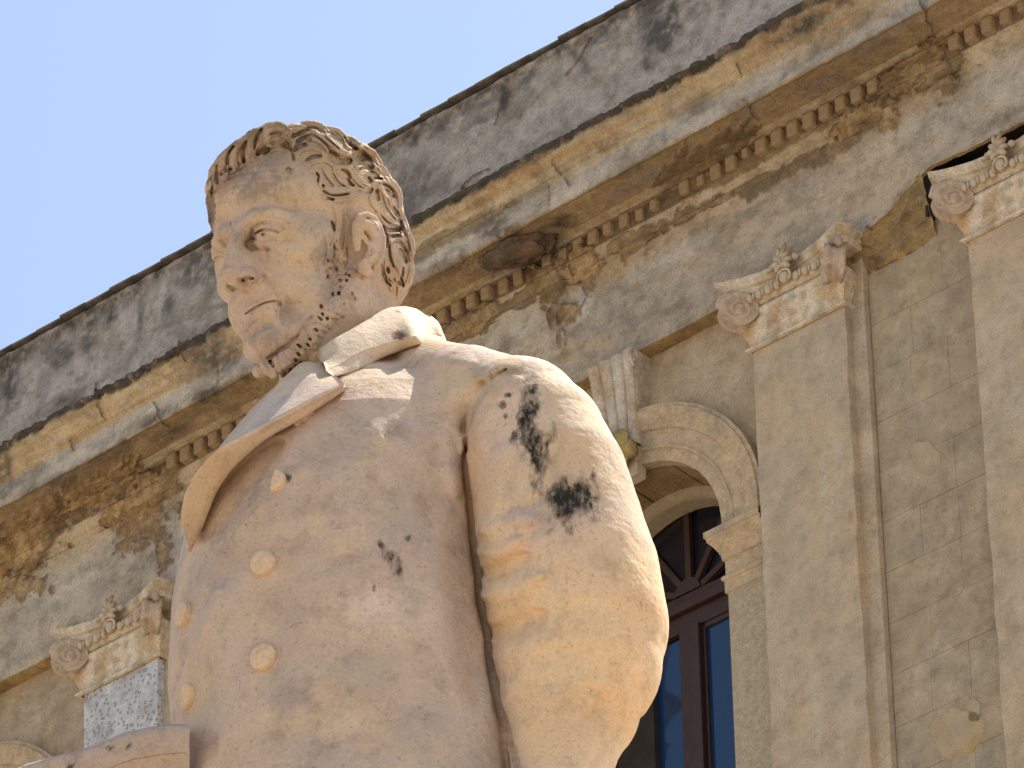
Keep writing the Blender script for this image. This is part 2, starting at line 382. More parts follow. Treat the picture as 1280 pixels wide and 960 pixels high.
sweep('frieze', [(-0.135, 24.268), (-0.004, 24.262), (0.0, 24.266), (0.0, 25.04)], c_fri, rough=0.005, sm=1, dmg=0.025, extra=e_fri,
      label='plain plaster frieze with spalled brown patches')

# ---- little generic solids
def box_bm(bm, s0, s1, n0, n1, h0, h1):
    v = [bm.verts.new(loc(s, h, n)) for h in (h0, h1) for n in (n0, n1) for s in (s0, s1)]
    for f in ((0, 1, 3, 2), (4, 6, 7, 5), (0, 4, 5, 1), (2, 3, 7, 6), (0, 2, 6, 4), (1, 5, 7, 3)): bm.faces.new([v[i] for i in f])
    return v
def fin(bm, name, bevel=0.0, seg=1, smooth=False):
    bmesh.ops.recalc_face_normals(bm, faces=bm.faces)
    if bevel: bmesh.ops.bevel(bm, geom=list(bm.edges), offset=bevel, segments=seg, affect='EDGES', profile=0.6)
    me = bpy.data.meshes.new(name); bm.to_mesh(me); bm.free()
    if smooth: me.polygons.foreach_set('use_smooth', [True] * len(me.polygons))
    return me
def box(name, s0, s1, n0, n1, h0, h1, mat, parent=palace, bevel=0.004, wob=0.0, cuts=0):
    bm = bmesh.new(); box_bm(bm, s0, s1, n0, n1, h0, h1)
    if cuts: bmesh.ops.subdivide_edges(bm, edges=bm.edges, cuts=cuts, use_grid_fill=True)
    if wob:
        for v in bm.verts:
            c = v.co; w = float(vnoise(np.float32(c.x * 8), np.float32(c.y * 8), np.float32(c.z * 8))); v.co += Vector((w, -w, w * .6)) * wob
    return link(name, fin(bm, name, 0 if cuts else bevel), parent, mat)

# ---- dentils, one by one
m_dent = stone('dentil_stone', (0.47, 0.375, 0.23), grime=.5, speck=.3, var=0.25, nscale=12, bump=0.5, bscale=50, tint2=(0.33, 0.235, 0.13))
rd = random.Random(4); dmesh = []
for k in range(5):
    bm = bmesh.new(); box_bm(bm, -0.037, 0.037, -0.01, 0.056, -0.054, 0.054)
    bmesh.ops.subdivide_edges(bm, edges=bm.edges, cuts=3, use_grid_fill=True)
    for v in bm.verts:
        c = v.co * 22; w = float(vnoise(np.float32(c.x + k * 9), np.float32(c.y), np.float32(c.z)))
        q = Vector((v.co.x, v.co.y + 0.0375, v.co.z)); v.co -= q * (0.03 + 0.05 * w) * (1 if k else .5)
    dmesh.append(fin(bm, 'dentil', smooth=True))
# condition along the row, in photo x of each stretch: 1 = whole, below 1 = worn, 0 = lost
COND = [(-60, 30, 0.0), (30, 175, 0.0), (175, 300, 1.0), (300, 520, .9), (520, 612, 1.0), (612, 650, .7), (650, 700, 0.45), (700, 712, 0), (712, 760, .7), (760, 860, .5), (860, 905, .35), (905, 945, .6), (945, 1082, 1.0), (1082, 1160, 0.0), (1160, 1225, 1.0), (1225, 1290, .6)]
s = -5.5 - 0.1255 * 24
while s < S1 - .1:
    pxx = 640 + (s - 0.12 - 0.02) * 151.5
    cd_ = 1.0; 
    for a, b, c_ in COND:
        if a <= pxx < b: cd_ = c_
    if cd_ > 0 and not (cd_ < 1 and rd.random() > cd_ + .45):
        me = dmesh[rd.randrange(5)]; o = link('dentil', me, palace, m_dent)
        w = rd.uniform(.92, 1.06) if cd_ == 1 else rd.uniform(.6, 1.05)
        o.location = loc(s, 25.196 + (0 if cd_ == 1 else rd.uniform(-.008, .012)), 0.07)
        o.scale = (w, (1 if cd_ == 1 else rd.uniform(.45, .95)), w)
        o.rotation_euler = (rd.uniform(-.04, .04), rd.uniform(-.06, .06), rd.uniform(-.05, .05)) if cd_ < 1 else (0, 0, rd.uniform(-.02, .02))
    s += 0.1255

# stumps of the brackets that broke off under the corona
m_stump = stone('broken_stone', (0.17, 0.115, 0.07), var=.3, nscale=12, bump=.7, bscale=40, tint2=(0.09, 0.07, 0.05))
def lump(name, px, py, n, r, mat, parent=palace, sc=(1, 1, 1), seed=0, amp=.35):
    s0, h0 = wall_at(px, py, n); bm = bmesh.new(); bmesh.ops.create_icosphere(bm, subdivisions=4, radius=r)
    for v in bm.verts:
        c = v.co / r * 1.4 + Vector((seed * 3.1, seed, 0)); w = float(fbm(np.float32(c.x), np.float32(c.y), np.float32(c.z), 4, .6)); v.co *= (1 + amp * w)
        v.co = Vector((v.co.x * sc[0], v.co.y * sc[1], v.co.z * sc[2])) + Vector(loc(s0, h0, n))
    return link(name, fin(bm, name, smooth=True), parent, mat)
for k, (x, y, n_, r_, sc_) in enumerate(((648,314,.28,.12,(1.7,1,.45)),(676,303,.2,.09,(1.3,.8,.8)),(612,322,.3,.06,(1.2,1,.7)),(700,277,.26,.045,(1.4,1,.6)),(560,338,.25,.08,(1.6,1,.4)),(270,490,.3,.07,(1.8,1,.4)),(198,520,.3,.06,(1.8,1,.4)),(690,300,.12,.045,(1.4,.8,.8)))):
    lump('broken_stump', x, y, n_, r_, m_stump if k < 7 else m_ochre, sc=sc_, seed=k + 3, amp=.8)

# ---- roof edge tiles along the parapet top
m_tile = stone('coping_tile', (0.17, 0.145, 0.115), var=0.3, nscale=9, bump=0.5, bscale=40, tint2=(0.09, 0.085, 0.07))
bm = bmesh.new(); box_bm(bm, -0.119, 0.119, 0.0, 0.375, -0.006, 0.009)
bmesh.ops.subdivide_edges(bm, edges=bm.edges, cuts=2, use_grid_fill=True)
for v in bm.verts: v.co.z += 0.004 * float(vnoise(np.float32(v.co.x * 20), np.float32(v.co.y * 20), 0))
tm = fin(bm, 'coping_tile'); s = S0 + .1
while s < S1:
    o = link('coping_tile', tm, palace, m_tile); o.location = loc(s, 26.635 + rd.uniform(-.004, .006), -0.03 + rd.uniform(-.008, .01))
    o.rotation_euler = (rd.uniform(-.01, .01), 0.015 + rd.uniform(-.012, .012), rd.uniform(-.01, .01)); s += 0.234

# ---- wall between the pilasters, with the arch openings cut out
WN = -0.12; R0 = 0.72; SPR = 22.78; HB = 17.0
ARC = [0.84, -4.87]
def wall_panel(name, s0, s1, h0, h1, mat, n=WN, hole=None, seg=28):
    bm = bmesh.new()
    if hole is None:
        ns = max(1, int((s1 - s0) / .25)); nh = max(1, int((h1 - h0) / .25))
        g = [[bm.verts.new(loc(s0 + (s1 - s0) * i / ns, h0 + (h1 - h0) * j / nh, n)) for j in range(nh + 1)] for i in range(ns + 1)]
        for i in range(ns):
            for j in range(nh): bm.faces.new((g[i][j], g[i+1][j], g[i+1][j+1], g[i][j+1]))
    else:
        c = hole
        for (a, b) in ((s0, c - R0), (c + R0, s1)):
            v = [bm.verts.new(loc(*p, n)) for p in ((a, h0), (b, h0), (b, SPR), (a, SPR))]; bm.faces.new(v)
        arc = [(c - R0 * math.cos(math.pi * i / seg), SPR + R0 * math.sin(math.pi * i / seg)) for i in range(seg + 1)]
        top = [(s0 + (s1 - s0) * i / seg, h1) for i in range(seg + 1)]
        top = [(s0, SPR)] + [(s0, h1)] + top[1:-1] + [(s1, h1), (s1, SPR)]
        arc2 = [arc[0]] + arc + [arc[-1]]
        va = [bm.verts.new(loc(*p, n)) for p in arc2]; vt = [bm.verts.new(loc(*p, n)) for p in top]
        for i in range(len(va) - 1):
            f = [va[i], va[i+1], vt[i+1], vt[i]]
            if i == 0 or i == len(va) - 2:
                f = [va[i+1] if i == 0 else va[i], vt[i+1], vt[i]]
            try: bm.faces.new(f)
            except Exception: pass
    me = fin(bm, name); return link(name, me, palace, mat)
wall_panel('wall', -3.02, 1.93, HB, 24.27, m_wall, hole=ARC[0])
wall_panel('wall', S0, -5.92, HB, 24.27, m_wall)
wall_panel('wall', 4.30, S1, HB, 24.27, m_wall)
wall_panel('wall', -5.9, -3.75, HB, 24.27, m_wall, hole=ARC[1])
wall_panel('wall', 2.64, 3.58, HB, 24.33, m_wall)

# crumbling head of the wall between the two right pilasters, under the broken architrave
def c_rag(S, h, n, e, w1, w2, w3):
    c = np.ones(S.shape + (3,)) * np.array([0.36, 0.24, 0.10]); return mix(c, np.array([0.24, 0.16, 0.08]), np.clip(.4 + w2 * 1.5, 0, 1))
def e_rag(S, N, H, w1, w2):
    k = (H - 24.05) / .5
    top = np.interp(S, [2.6, 2.75, 2.9, 3.05, 3.15, 3.24, 3.30], [24.29, 24.30, 24.33, 24.36, 24.44, 24.47, 24.49])
    H = 24.05 + np.clip(k, 0, 1) * (top - 24.05)
    N = N + 0.03 * w1 + 0.025 * w2 + np.clip(k, 0, 1) * .06
    return S, N, H
sweep('wall_core', [(-0.12, 24.05), (-0.10, 24.12), (-0.06, 24.55)], c_rag, extra=e_rag, s0=2.66, s1=3.27, rough=.01, label='crumbled brown wall core under the broken architrave')
box('hollow_back', 3.2, 5.0, -0.75, -0.60, 24.2, 25.0, m_dark, bevel=0); box('hollow_top', 3.2, 5.0, -0.75, -0.02, 24.85, 24.9, m_dark, bevel=0); box('hollow_side', 3.245, 3.265, -0.66, -0.05, 24.2, 24.86, m_dark, bevel=0)  # near-black lining puts the shade of the deep gap into the colour

# ashlar blocks of the bay between the right pilasters, and their joints
m_ash = [stone('ashlar_stone', c, var=0.16, nscale=7, bump=0.5, bscale=55, tint2=t, speck=.3, grime=.3) for c, t in (((0.40, 0.325, 0.225), (0.43, 0.34, 0.22)), ((0.395, 0.325, 0.23), (0.43, 0.345, 0.235)), ((0.41, 0.33, 0.22), (0.39, 0.325, 0.23)))]
hh = 24.02; row = 0; rb = random.Random(11)
tops = []
while hh > 19.2:
    ph = 0.352; cuts_ = [2.745, 2.745 + (0.30 if row % 2 else 0.55), 3.578]
    if row % 3 == 2: cuts_ = [2.745, 3.02, 3.30, 3.578]
    for a, b in zip(cuts_[:-1], cuts_[1:]):
        o = box('ashlar_block', a + 0.0006, b - 0.0006, WN - .05, WN + 0.012 + rb.uniform(-.001, .001), hh - ph + 0.001, hh - 0.001, m_ash[rb.randrange(3)], bevel=0.0016)
    hh -= ph; row += 1
# repair patches in ochre mortar
def blob_patch(px, py, rx, ry, n, mat, name='mortar_patch', t=0.006, seed=0):
    s0, h0 = wall_at(px, py, n); bm = bmesh.new(); R = random.Random(seed)
    ring = []; K = 26; c0 = bm.verts.new(loc(s0, h0, n + t))
    for i in range(K):
        a = 2 * math.pi * i / K; r = 1 + 0.16 * math.sin(2 * a + seed) + 0.1 * math.sin(5 * a + seed * 2) + R.uniform(-.05, .05)
        s1, h1 = wall_at(px + rx * r * math.cos(a), py + ry * r * math.sin(a), n)
        ring.append((bm.verts.new(loc(s0 + (s1 - s0) * .93, h0 + (h1 - h0) * .93, n + t)), bm.verts.new(loc(s1, h1, n - .004))))
    for i in range(K):
        a, b = ring[i]; c, d = ring[(i + 1) % K]; bm.faces.new((c0, a, c)); bm.faces.new((a, b, d, c))
    return link(name, fin(bm, name), palace, mat)
blob_patch(1157, 572, 17, 24, WN + .013, m_ochre, seed=1)
blob_patch(1197, 915, 30, 36, WN + .013, m_ochre, seed=2)
blob_patch(1218, 888, 10, 14, WN + .013, m_jamb, seed=5)

# ---- pilasters with a backing strip
def pilaster(sa, sb, mat, patch=None, label=None, back=True):
    p = empty('pilaster', palace)
    if label: p['label'] = label
    bm = bmesh.new(); box_bm(bm, sa, sb, -0.3, 0.0, HB, 23.84)
    bmesh.ops.subdivide_edges(bm, edges=[e for e in bm.edges if abs(e.verts[0].co.z - e.verts[1].co.z) > 1], cuts=60)
    for v in bm.verts:
        c = v.co; w = float(vnoise(np.float32(c.x * 3 + 7), np.float32(c.y * 3), np.float32(c.z * 7))); v.co.x += w * .006; v.co.y += w * .003
    link('shaft', fin(bm, 'shaft', bevel=0.004), p, mat)
    if back: box('backing_strip', sb - .01, sb + 0.105, -0.3, -0.06, HB, 24.2, m_pil, parent=p)
    return p
pil_r = pilaster(3.58, 4.28, m_pil, label='pilaster at the right edge with a dark gap above its capital')
pil_m = pilaster(1.925, 2.635, m_pil, label='plaster pilaster right of the arched window')
pil_l = pilaster(-3.74, -3.07, m_pit, label='pilaster at the left with a pitted blue-white shaft')
# chipped corner of the middle pilaster
def lump(name, px, py, n, r, mat, parent=palace, sc=(1, 1, 1), seed=0, amp=.35):
    s0, h0 = wall_at(px, py, n); bm = bmesh.new(); bmesh.ops.create_icosphere(bm, subdivisions=3, radius=r)
    for v in bm.verts:
        c = v.co / r * 1.4 + Vector((seed * 3.1, seed, 0)); w = float(fbm(np.float32(c.x), np.float32(c.y), np.float32(c.z), 3)); v.co *= (1 + amp * w)
        v.co = Vector((v.co.x * sc[0], v.co.y * sc[1], v.co.z * sc[2])) + Vector(loc(s0, h0, n))
    return link(name, fin(bm, name, smooth=True), parent, mat)
lump('broken_edge', 1069, 650, -0.035, 0.06, m_ochre, sc=(.6, .7, 1.3), seed=2, amp=.6)
lump('broken_edge', 1066, 634, -0.03, 0.035, m_ochre, sc=(.6, .7, 1.3), seed=5, amp=.6)

# ---- capitals
def lathe_bm(bm, pts, seg=20, M_=None):
    rings = []
    for (r, z) in pts:
        rings.append([bm.verts.new((r * math.cos(2*math.pi*i/seg), r * math.sin(2*math.pi*i/seg), z)) for i in range(seg)])
    for a, b in zip(rings[:-1], rings[1:]):
        for i in range(seg): bm.faces.new((a[i], a[(i+1) % seg], b[(i+1) % seg], b[i]))
    for rg, fl in ((rings[0], True), (rings[-1], False)):
        try: bm.faces.new(rg[::-1] if fl else rg)
        except Exception: pass
def tube_bm(bm, pts, rad, seg=8):
    rings = []
    for i, p in enumerate(pts):
        p = Vector(p); t = (Vector(pts[min(i+1, len(pts)-1)]) - Vector(pts[max(i-1, 0)])).normalized()
        a = t.cross(Vector((0.13, 0.2, 0.97))); a.normalize(); b = t.cross(a); r = rad[i] if hasattr(rad, '__len__') else rad
        rings.append([bm.verts.new(p + (a * math.cos(2*math.pi*k/seg) + b * math.sin(2*math.pi*k/seg)) * r) for k in range(seg)])
    for a, b in zip(rings[:-1], rings[1:]):
        for k in range(seg): bm.faces.new((a[k], a[(k+1) % seg], b[(k+1) % seg], b[k]))
    bm.faces.new(rings[0][::-1]); bm.faces.new(rings[-1])

# all capital pieces are drawn round s = 0, h = 0 (h = 0 is the abacus top) and shared
HW = 0.40                                     # volute centre distance from the axis
def cap_meshes():
    out = {}
    # abacus: concave slab in two steps with cut-off horns
    bm = bmesh.new(); K = 14
    def outline(off, front):
        pts = []
        for i in range(K + 1):
            t = -1 + 2 * i / K; s_ = t * (0.455 + off); n_ = front + off - 0.115 * (1 - t * t) ** 0.9
            pts.append((s_, n_))
        return [(-0.5 - off, 0.115 - .02)] + pts + [(0.5 + off, 0.115 - .02)]
    lev = [(-0.105, -0.028), (-0.07, -0.018), (-0.062, 0.0), (-0.045, -0.004), (-0.030, 0.014), (0.0, 0.018)]
    rings = []
    for (h_, off) in lev:
        o_ = outline(off, 0.175)
        ring = [bm.verts.new(loc(s_, h_, n_)) for s_, n_ in o_] + [bm.verts.new(loc(0.50 + off, h_, -0.10)), bm.verts.new(loc(-0.50 - off, h_, -0.10))]
        rings.append(ring)
    for a, b in zip(rings[:-1], rings[1:]):
        for i in range(len(a)): bm.faces.new((a[i], a[(i+1) % len(a)], b[(i+1) % len(a)], b[i]))
    bm.faces.new(rings[0][::-1]); bm.faces.new(rings[-1])
    for v in bm.verts:
        w = float(vnoise(np.float32(v.co.x * 30), np.float32(v.co.y * 30), np.float32(v.co.z * 30))); v.co.z += w * .005; v.co.y += w * .006
    out['abacus'] = fin(bm, 'abacus', bevel=0.0)
    # volute: thick disc with a raised spiral, drawn facing +z then turned
    for side in (-1, 1):
        bm = bmesh.new(); seg = 40; T = 0.062
        prof = [(0.0, T - .012), (0.020, T + 0.012), (0.030, T + .006), (0.034, T - .012)]
        rings = []
        fr = []
        def zface(r, a):
            # spiral ridge height: phase winds inward
            if r < 0.026: return T + 0.010 * (1 - (r / 0.026) ** 2) + .002
            turns = (math.log(0.118 / max(r, 1e-3)) / math.log(2.1)) + a / (2 * math.pi)
            f_ = turns % 1.0
            return T - 0.016 + 0.020 * max(0, math.sin(math.pi * min(f_ / .62, 1))) ** .7
        rs = [0.0] + [0.01 * k for k in range(1, 12)] + [0.118]
        for fs in (1, -1):
            prev = None
            for r in rs:
                ring = []
                if r == 0: ring = [bm.verts.new((0, 0, fs * (T + .01)))]
                else:
                    for i in range(seg):
                        a = 2 * math.pi * i / seg * fs * side
                        ring.append(bm.verts.new((r * math.cos(2*math.pi*i/seg), r * math.sin(2*math.pi*i/seg), fs * zface(r, a + 2.2))))
                if prev is not None:
                    if len(prev) == 1:
                        for i in range(seg): bm.faces.new((prev[0], ring[i], ring[(i+1) % seg]))
                    else:
                        for i in range(seg): bm.faces.new((prev[i], ring[i], ring[(i+1) % seg], prev[(i+1) % seg]))
                prev = ring
            fr.append(prev)
        # rim, pinched in the middle like a bolster
        mid = [[bm.verts.new(((0.118 + dr) * math.cos(2*math.pi*i/seg), (0.118 + dr) * math.sin(2*math.pi*i/seg), z)) for i in range(seg)] for dr, z in ((.006, .045), (-.002, .03), (-.012, .012), (-.005, 0.0), (-.012, -.012), (-.002, -.03), (.006, -.045))]
        seq = [fr[0]] + mid + [fr[1]]
        for a, b in zip(seq[:-1], seq[1:]):
            for i in range(seg): bm.faces.new((a[i], b[i], b[(i+1) % seg], a[(i+1) % seg]))
        for v in bm.verts:
            w = float(vnoise(np.float32(v.co.x * 28 + side), np.float32(v.co.y * 28), np.float32(v.co.z * 28))); v.co *= 1 + .045 * w
        # turn: disc axis -> wall diagonal; disc 'up' -> height
        ax = Vector((1 if side < 0 else -1, -1, 0)).normalized(); up = Vector((0, 0, 1)); xr = up.cross(ax)
        Mx = Matrix((xr, up, ax)).transposed().to_4x4(); Mx.translation = Vector(loc(side * HW * .93, -0.222, 0.10))
        bmesh.ops.transform(bm, matrix=Mx, verts=bm.verts)
        # leaf strip that carries the scroll up to the horn
        tube_bm(bm, [loc(side * .30, -0.15, .075), loc(side * .34, -0.115, .10), loc(side * .40, -0.10, .13), loc(side * .455, -0.12, .155), loc(side * .475, -0.17, .165)], [.018, .026, .032, .032, .02])
        out['volute%d' % side] = fin(bm, 'volute', smooth=True)
    # echinus with egg-and-dart: a bolster and separate eggs
    bm = bmesh.new()
    pr = [(0.0, -0.20), (0.045, -0.195), (0.075, -0.17), (0.082, -0.135), (0.07, -0.11), (0.0, -0.10)]
    a_ = None
    for s_ in (-0.31, 0.31):
        r_ = [bm.verts.new(loc(s_, h_, n_)) for n_, h_ in pr]
        if a_:
            for i in range(len(pr) - 1): bm.faces.new((a_[i], r_[i], r_[i+1], a_[i+1]))
            bm.faces.new(r_)
        else: bm.faces.new(r_)
        a_ = r_
    out['echinus'] = fin(bm, 'echinus')
    bm = bmesh.new(); bmesh.ops.create_icosphere(bm, subdivisions=2, radius=0.026)
    for v in bm.verts: v.co.z *= 1.25
    tube_bm(bm, [(0.036, -.012, 0.028), (0.038, -.014, 0.0), (0.034, -.01, -0.024)], [.007, .008, .004], 6)
    out['egg'] = fin(bm, 'egg', smooth=True)
    # necking: astragal, cavetto and upper fillet, wrapped round the shaft
    bm = bmesh.new()
    pr = [(0.006, -0.475), (0.028, -0.472), (0.036, -0.462), (0.028, -0.45), (0.012, -0.447), (0.012, -0.425), (0.018, -0.40), (0.03, -0.37), (0.045, -0.335), (0.05, -0.315), (0.055, -0.31), (0.055, -0.285), (0.04, -0.28), (0.045, -0.265), (0.058, -0.25), (0.062, -0.235), (0.055, -0.215), (0.0, -0.20)]
    rings = []
    for off, h_ in pr:
        w = .355 + off; rings.append([bm.verts.new(loc(*q)) for q in ((-w, h_, -.3), (-w, h_, off), (w, h_, off), (w, h_, -.3))])
    for a, b in zip(rings[:-1], rings[1:]):
        for i in range(3): bm.faces.new((a[i], a[i+1], b[i+1], b[i]))
    bmesh.ops.subdivide_edges(bm, edges=[e for e in bm.edges if abs(e.verts[0].co.x - e.verts[1].co.x) > .3], cuts=14)
    for v in bm.verts:
        w = float(fbm(np.float32(v.co.x * 14), np.float32(v.co.y * 14), np.float32(v.co.z * 14), 3)); v.co.y += .008 * w; v.co.z += .006 * w
    out['necking'] = fin(bm, 'necking')
    # flower of the abacus
    bm = bmesh.new()
    def petal(a, L, w, base=0.0, nn=0.10, bend=0.03):
        pts = []; ra = []
        for i in range(6):
            t = i / 5; r = base + L * t
            pts.append((math.sin(a) * r, -(nn + bend * math.sin(math.pi * t * .8)), math.cos(a) * r - 0.045)); ra.append(w * (0.45 + 1.0 * math.sin(math.pi * min(1, .15 + .75 * t))))
        tube_bm(bm, pts, ra, 7)
    for a, L, w in ((-.22, .125, .013), (.22, .13, .013), (-.75, .085, .016), (.75, .085, .016), (-1.5, .075, .016), (1.5, .07, .015), (2.3, .07, .015), (-2.3, .07, .015)):
        petal(a, L, w)
    for sx in (-1, 1):
        bmesh.ops.create_icosphere(bm, subdivisions=2, radius=.024, matrix=Matrix.Translation(loc(sx * .088, -0.03, .105)))
    bmesh.ops.create_icosphere(bm, subdivisions=2, radius=.026, matrix=Matrix.Translation(loc(0, -0.05, .12)))
    out['flower'] = fin(bm, 'flower', smooth=True)
    bm = bmesh.new(); bmesh.ops.create_icosphere(bm, subdivisions=3, radius=.034)
    for v in bm.verts: v.co.z *= 1.2
    tube_bm(bm, [(math.sin(t) * .05, -.012, math.cos(t) * .055) for t in np.linspace(-2.3, 2.3, 14)], .010, 6)
    out['bud'] = fin(bm, 'bud', smooth=True)
    return out
CM = cap_meshes()
def capital(pil, sc_, hz=0.0):
    c = empty('capital', pil); c.location = loc(sc_, 24.285 + hz, 0)
    link('abacus', CM['abacus'], c, m_cap); link('necking', CM['necking'], c, m_cap); link('echinus', CM['echinus'], c, m_cap)
    for sd in (-1, 1): link('volute', CM['volute%d' % sd], c, m_volute)
    for i in range(9):
        if i == 4: continue
        e = link('egg', CM['egg'], c, m_cap); e.location = loc(-.29 + .0725 * i, -0.155, 0.085)
    link('flower', CM['flower'], c, m_cap); b = link('bud', CM['bud'], c, m_cap); b.location = loc(0, -0.145, 0.105)
    return c
capital(pil_m, 2.28); capital(pil_r, 3.93); capital(pil_l, -3.405)

# ---- archivolts
def archivolt(c):
    pr = [(0.72, -0.16), (0.72, -0.085), (0.80, -0.085), (0.804, -0.068), (0.822, -0.066), (0.826, -0.075), (0.93, -0.075), (0.935, -0.06), (0.955, -0.055), (0.985, -0.045), (1.03, -0.025), (1.055, -0.015), (1.06, -0.03), (1.085, -0.03), (1.085, -0.13)]
    bm = bmesh.new(); seg = 64; prev = None
    for i in range(-1, seg + 2):
        a = math.pi * min(max(i, 0), seg) / seg; w = 0.004 * math.sin(i * 1.7) * math.sin(i * .37); dz = -0.085 if i in (-1, seg + 1) else 0
        ring = [bm.verts.new(loc(c + (r + w * .4) * math.cos(a), SPR + dz + (r + w * .4) * math.sin(a), n_)) for r, n_ in pr]
        if prev:
            for k in range(len(pr) - 1): bm.faces.new((prev[k], prev[k+1], ring[k+1], ring[k]))
        prev = ring
    return link('archivolt', fin(bm, 'archivolt'), palace, m_arch)
m_arch = stone('archivolt_stone', (0.50, 0.385, 0.245), grime=.3, speck=.3, var=0.2, nscale=12, bump=0.4, bscale=50, tint2=(0.43, 0.345, 0.24))
for c in ARC: archivolt(c)
# the arch soffit is laid in wedge stones, each with its own edges; inner arch ring behind
for c in ARC:
    K = 11
    for i in range(K):
        a0 = math.pi * i / K + .006; a1 = math.pi * (i + 1) / K - .006; bm = bmesh.new(); M4 = 5
        rr = 0.722 + (0.006 if i % 2 else 0.0)
        vv = [[bm.verts.new(loc(c + r * math.cos(a0 + (a1 - a0) * k / M4), SPR + r * math.sin(a0 + (a1 - a0) * k / M4), n_)) for k in range(M4 + 1)] for r, n_ in ((rr, -.10), (rr - .004, -.30), (rr, -.55), (rr + .06, -.55), (rr + .06, -.10))]
        for a, b in zip(vv, vv[1:] + vv[:1]):
            for k in range(M4): bm.faces.new((a[k], b[k], b[k+1], a[k+1]))
        for k in (0, M4): bm.faces.new([v[k] for v in vv])
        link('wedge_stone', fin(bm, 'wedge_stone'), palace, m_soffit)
    pr = [(0.722, -0.46), (0.665, -0.465), (0.655, -0.50), (0.655, -0.62), (0.56, -0.62)]
    bm = bmesh.new(); prev = None
    for i in range(49):
        a = math.pi * i / 48; ring = [bm.verts.new(loc(c + r * math.cos(a), SPR + r * math.sin(a), n_)) for r, n_ in pr[:4]]
        if prev:
            for k in range(3): bm.faces.new((prev[k], prev[k+1], ring[k+1], ring[k]))
        prev = ring
    link('inner_arch', fin(bm, 'inner_arch'), palace, m_jamb)

# ---- jambs, imposts and windows
def impost(c, side):
    p = empty('impost', palace)
    e0 = c + side * 0.745; e1 = c + side * 1.078
    prf = [(0.0, 22.27), (0.012, 22.275), (0.012, 22.355), (0.022, 22.36), (0.028, 22.375), (0.022, 22.39), (0.006, 22.395), (0.006, 22.50), (0.018, 22.505), (0.022, 22.53), (0.032, 22.56), (0.055, 22.60), (0.075, 22.625), (0.082, 22.63), (0.082, 22.655), (0.094, 22.66), (0.094, 22.70), (0.06, 22.72), (0.0, 22.785)]
    bm = bmesh.new(); rings = []
    for off, h_ in prf:
        n_ = -0.085 + off; inn = e0 - side * off
        rings.append([bm.verts.new(loc(*q)) for q in ((e1, h_, n_), (inn, h_, n_), (inn, h_, -0.60))])
    for a, b in zip(rings[:-1], rings[1:]):
        for i in range(2): bm.faces.new((a[i], a[i+1], b[i+1], b[i]))
    link('impost_moulding', fin(bm, 'impost_moulding'), p, m_arch)
    box('jamb', min(e0, e1), max(e0, e1), -0.60, -0.085, HB, 22.275, m_jamb, parent=p, bevel=.005)
    return p
def window(c):
    w = empty('window', palace); FN = -0.65
    def bx(name, a, b, h0, h1, n0=FN - .04, n1=FN + .02, mat=m_wood, lab=None):
        o = box(name, c + a, c + b, n0, n1, h0, h1, mat, parent=w, bevel=.004)
        if lab: o['label'] = lab
        return o
    bx('transom', -.72, .72, 22.74, 22.80, n1=FN + .05); bx('transom', -.72, .72, 22.80, 22.87, n1=FN + .02); bx('top_rail', -.72, .72, 22.62, 22.738, n1=FN + .01)
    bx('stile', -.088, -.002, 18, 22.62); bx('stile', .002, .082, 18, 22.62, n1=FN + .04); bx('stile', .62, .72, 18, 22.62); bx('stile', -.72, -.62, 18, 22.62)
    bx('pane_bead', .084, .104, 18, 22.60, n1=FN + .0, n0=FN-.03)
    bx('pane_bead', .10, .62, 22.585, 22.618, n1=FN + .0, n0=FN-.03)
    bx('dark_panel', -.60, -.30, 18, 22.60, n0=FN - .02, n1=FN + .03, mat=m_dark)  # added panel stands in for the dark part of the left pane
    bx('pane', .084, .62, 18, 22.60, FN - .03, FN - .02, m_glass); bx('pane', -.60, -.09, 18, 22.60, FN - .03, FN - .02, m_glass)
    # fanlight
    bm = bmesh.new(); K = 32; cc = bm.verts.new(loc(c, 22.85, FN - .03)); pv = None
    for i in range(K + 1):
        a = math.pi * i / K; v = bm.verts.new(loc(c + .66 * math.cos(a), 22.85 + .62 * math.sin(a), FN - .03))
        if pv: bm.faces.new((cc, pv, v))
        pv = v
    link('fanlight_pane', fin(bm, 'fanlight_pane'), w, m_dglass)
    for dg in (24, 57, 90, 123, 156):
        a = math.radians(dg); d = Vector((math.cos(a), 0, math.sin(a))); q = Vector((-math.sin(a), 0, math.cos(a))); bm = bmesh.new(); vs = []
        for r in (.10, .68):
            for (wq, nq) in ((-.021, 0), (.021, 0), (.021, .035), (-.021, .035)):
                vs.append(bm.verts.new(Vector(loc(c, 22.85, FN - .02 + nq)) + d * r + q * wq))
        for f in ((0, 1, 2, 3), (4, 7, 6, 5), (0, 4, 5, 1), (1, 5, 6, 2), (2, 6, 7, 3), (3, 7, 4, 0)): bm.faces.new([vs[i] for i in f])
        link('glazing_bar', fin(bm, 'glazing_bar'), w, m_wood)
    bm = bmesh.new(); rings = []
    for r, nq in ((.005, 0), (.10, 0), (.10, .03), (.005, .03)):
        rings.append([bm.verts.new(loc(c + r * math.cos(math.pi * i / 16), 22.87 + r * math.sin(math.pi * i / 16), FN + nq)) for i in range(17)])
    for a, b in zip(rings, rings[1:] + rings[:1]):
        for i in range(16): bm.faces.new((a[i], b[i], b[i+1], a[i+1]))
    link('fan_hub', fin(bm, 'fan_hub'), w, m_wood)
    box('room_backing', c - .75, c + .75, FN - .12, FN - .08, 17.5, 23.55, m_dark, parent=w, bevel=0)
m_dglass = bpy.data.materials.new('fanlight_glass'); m_dglass.use_nodes = True
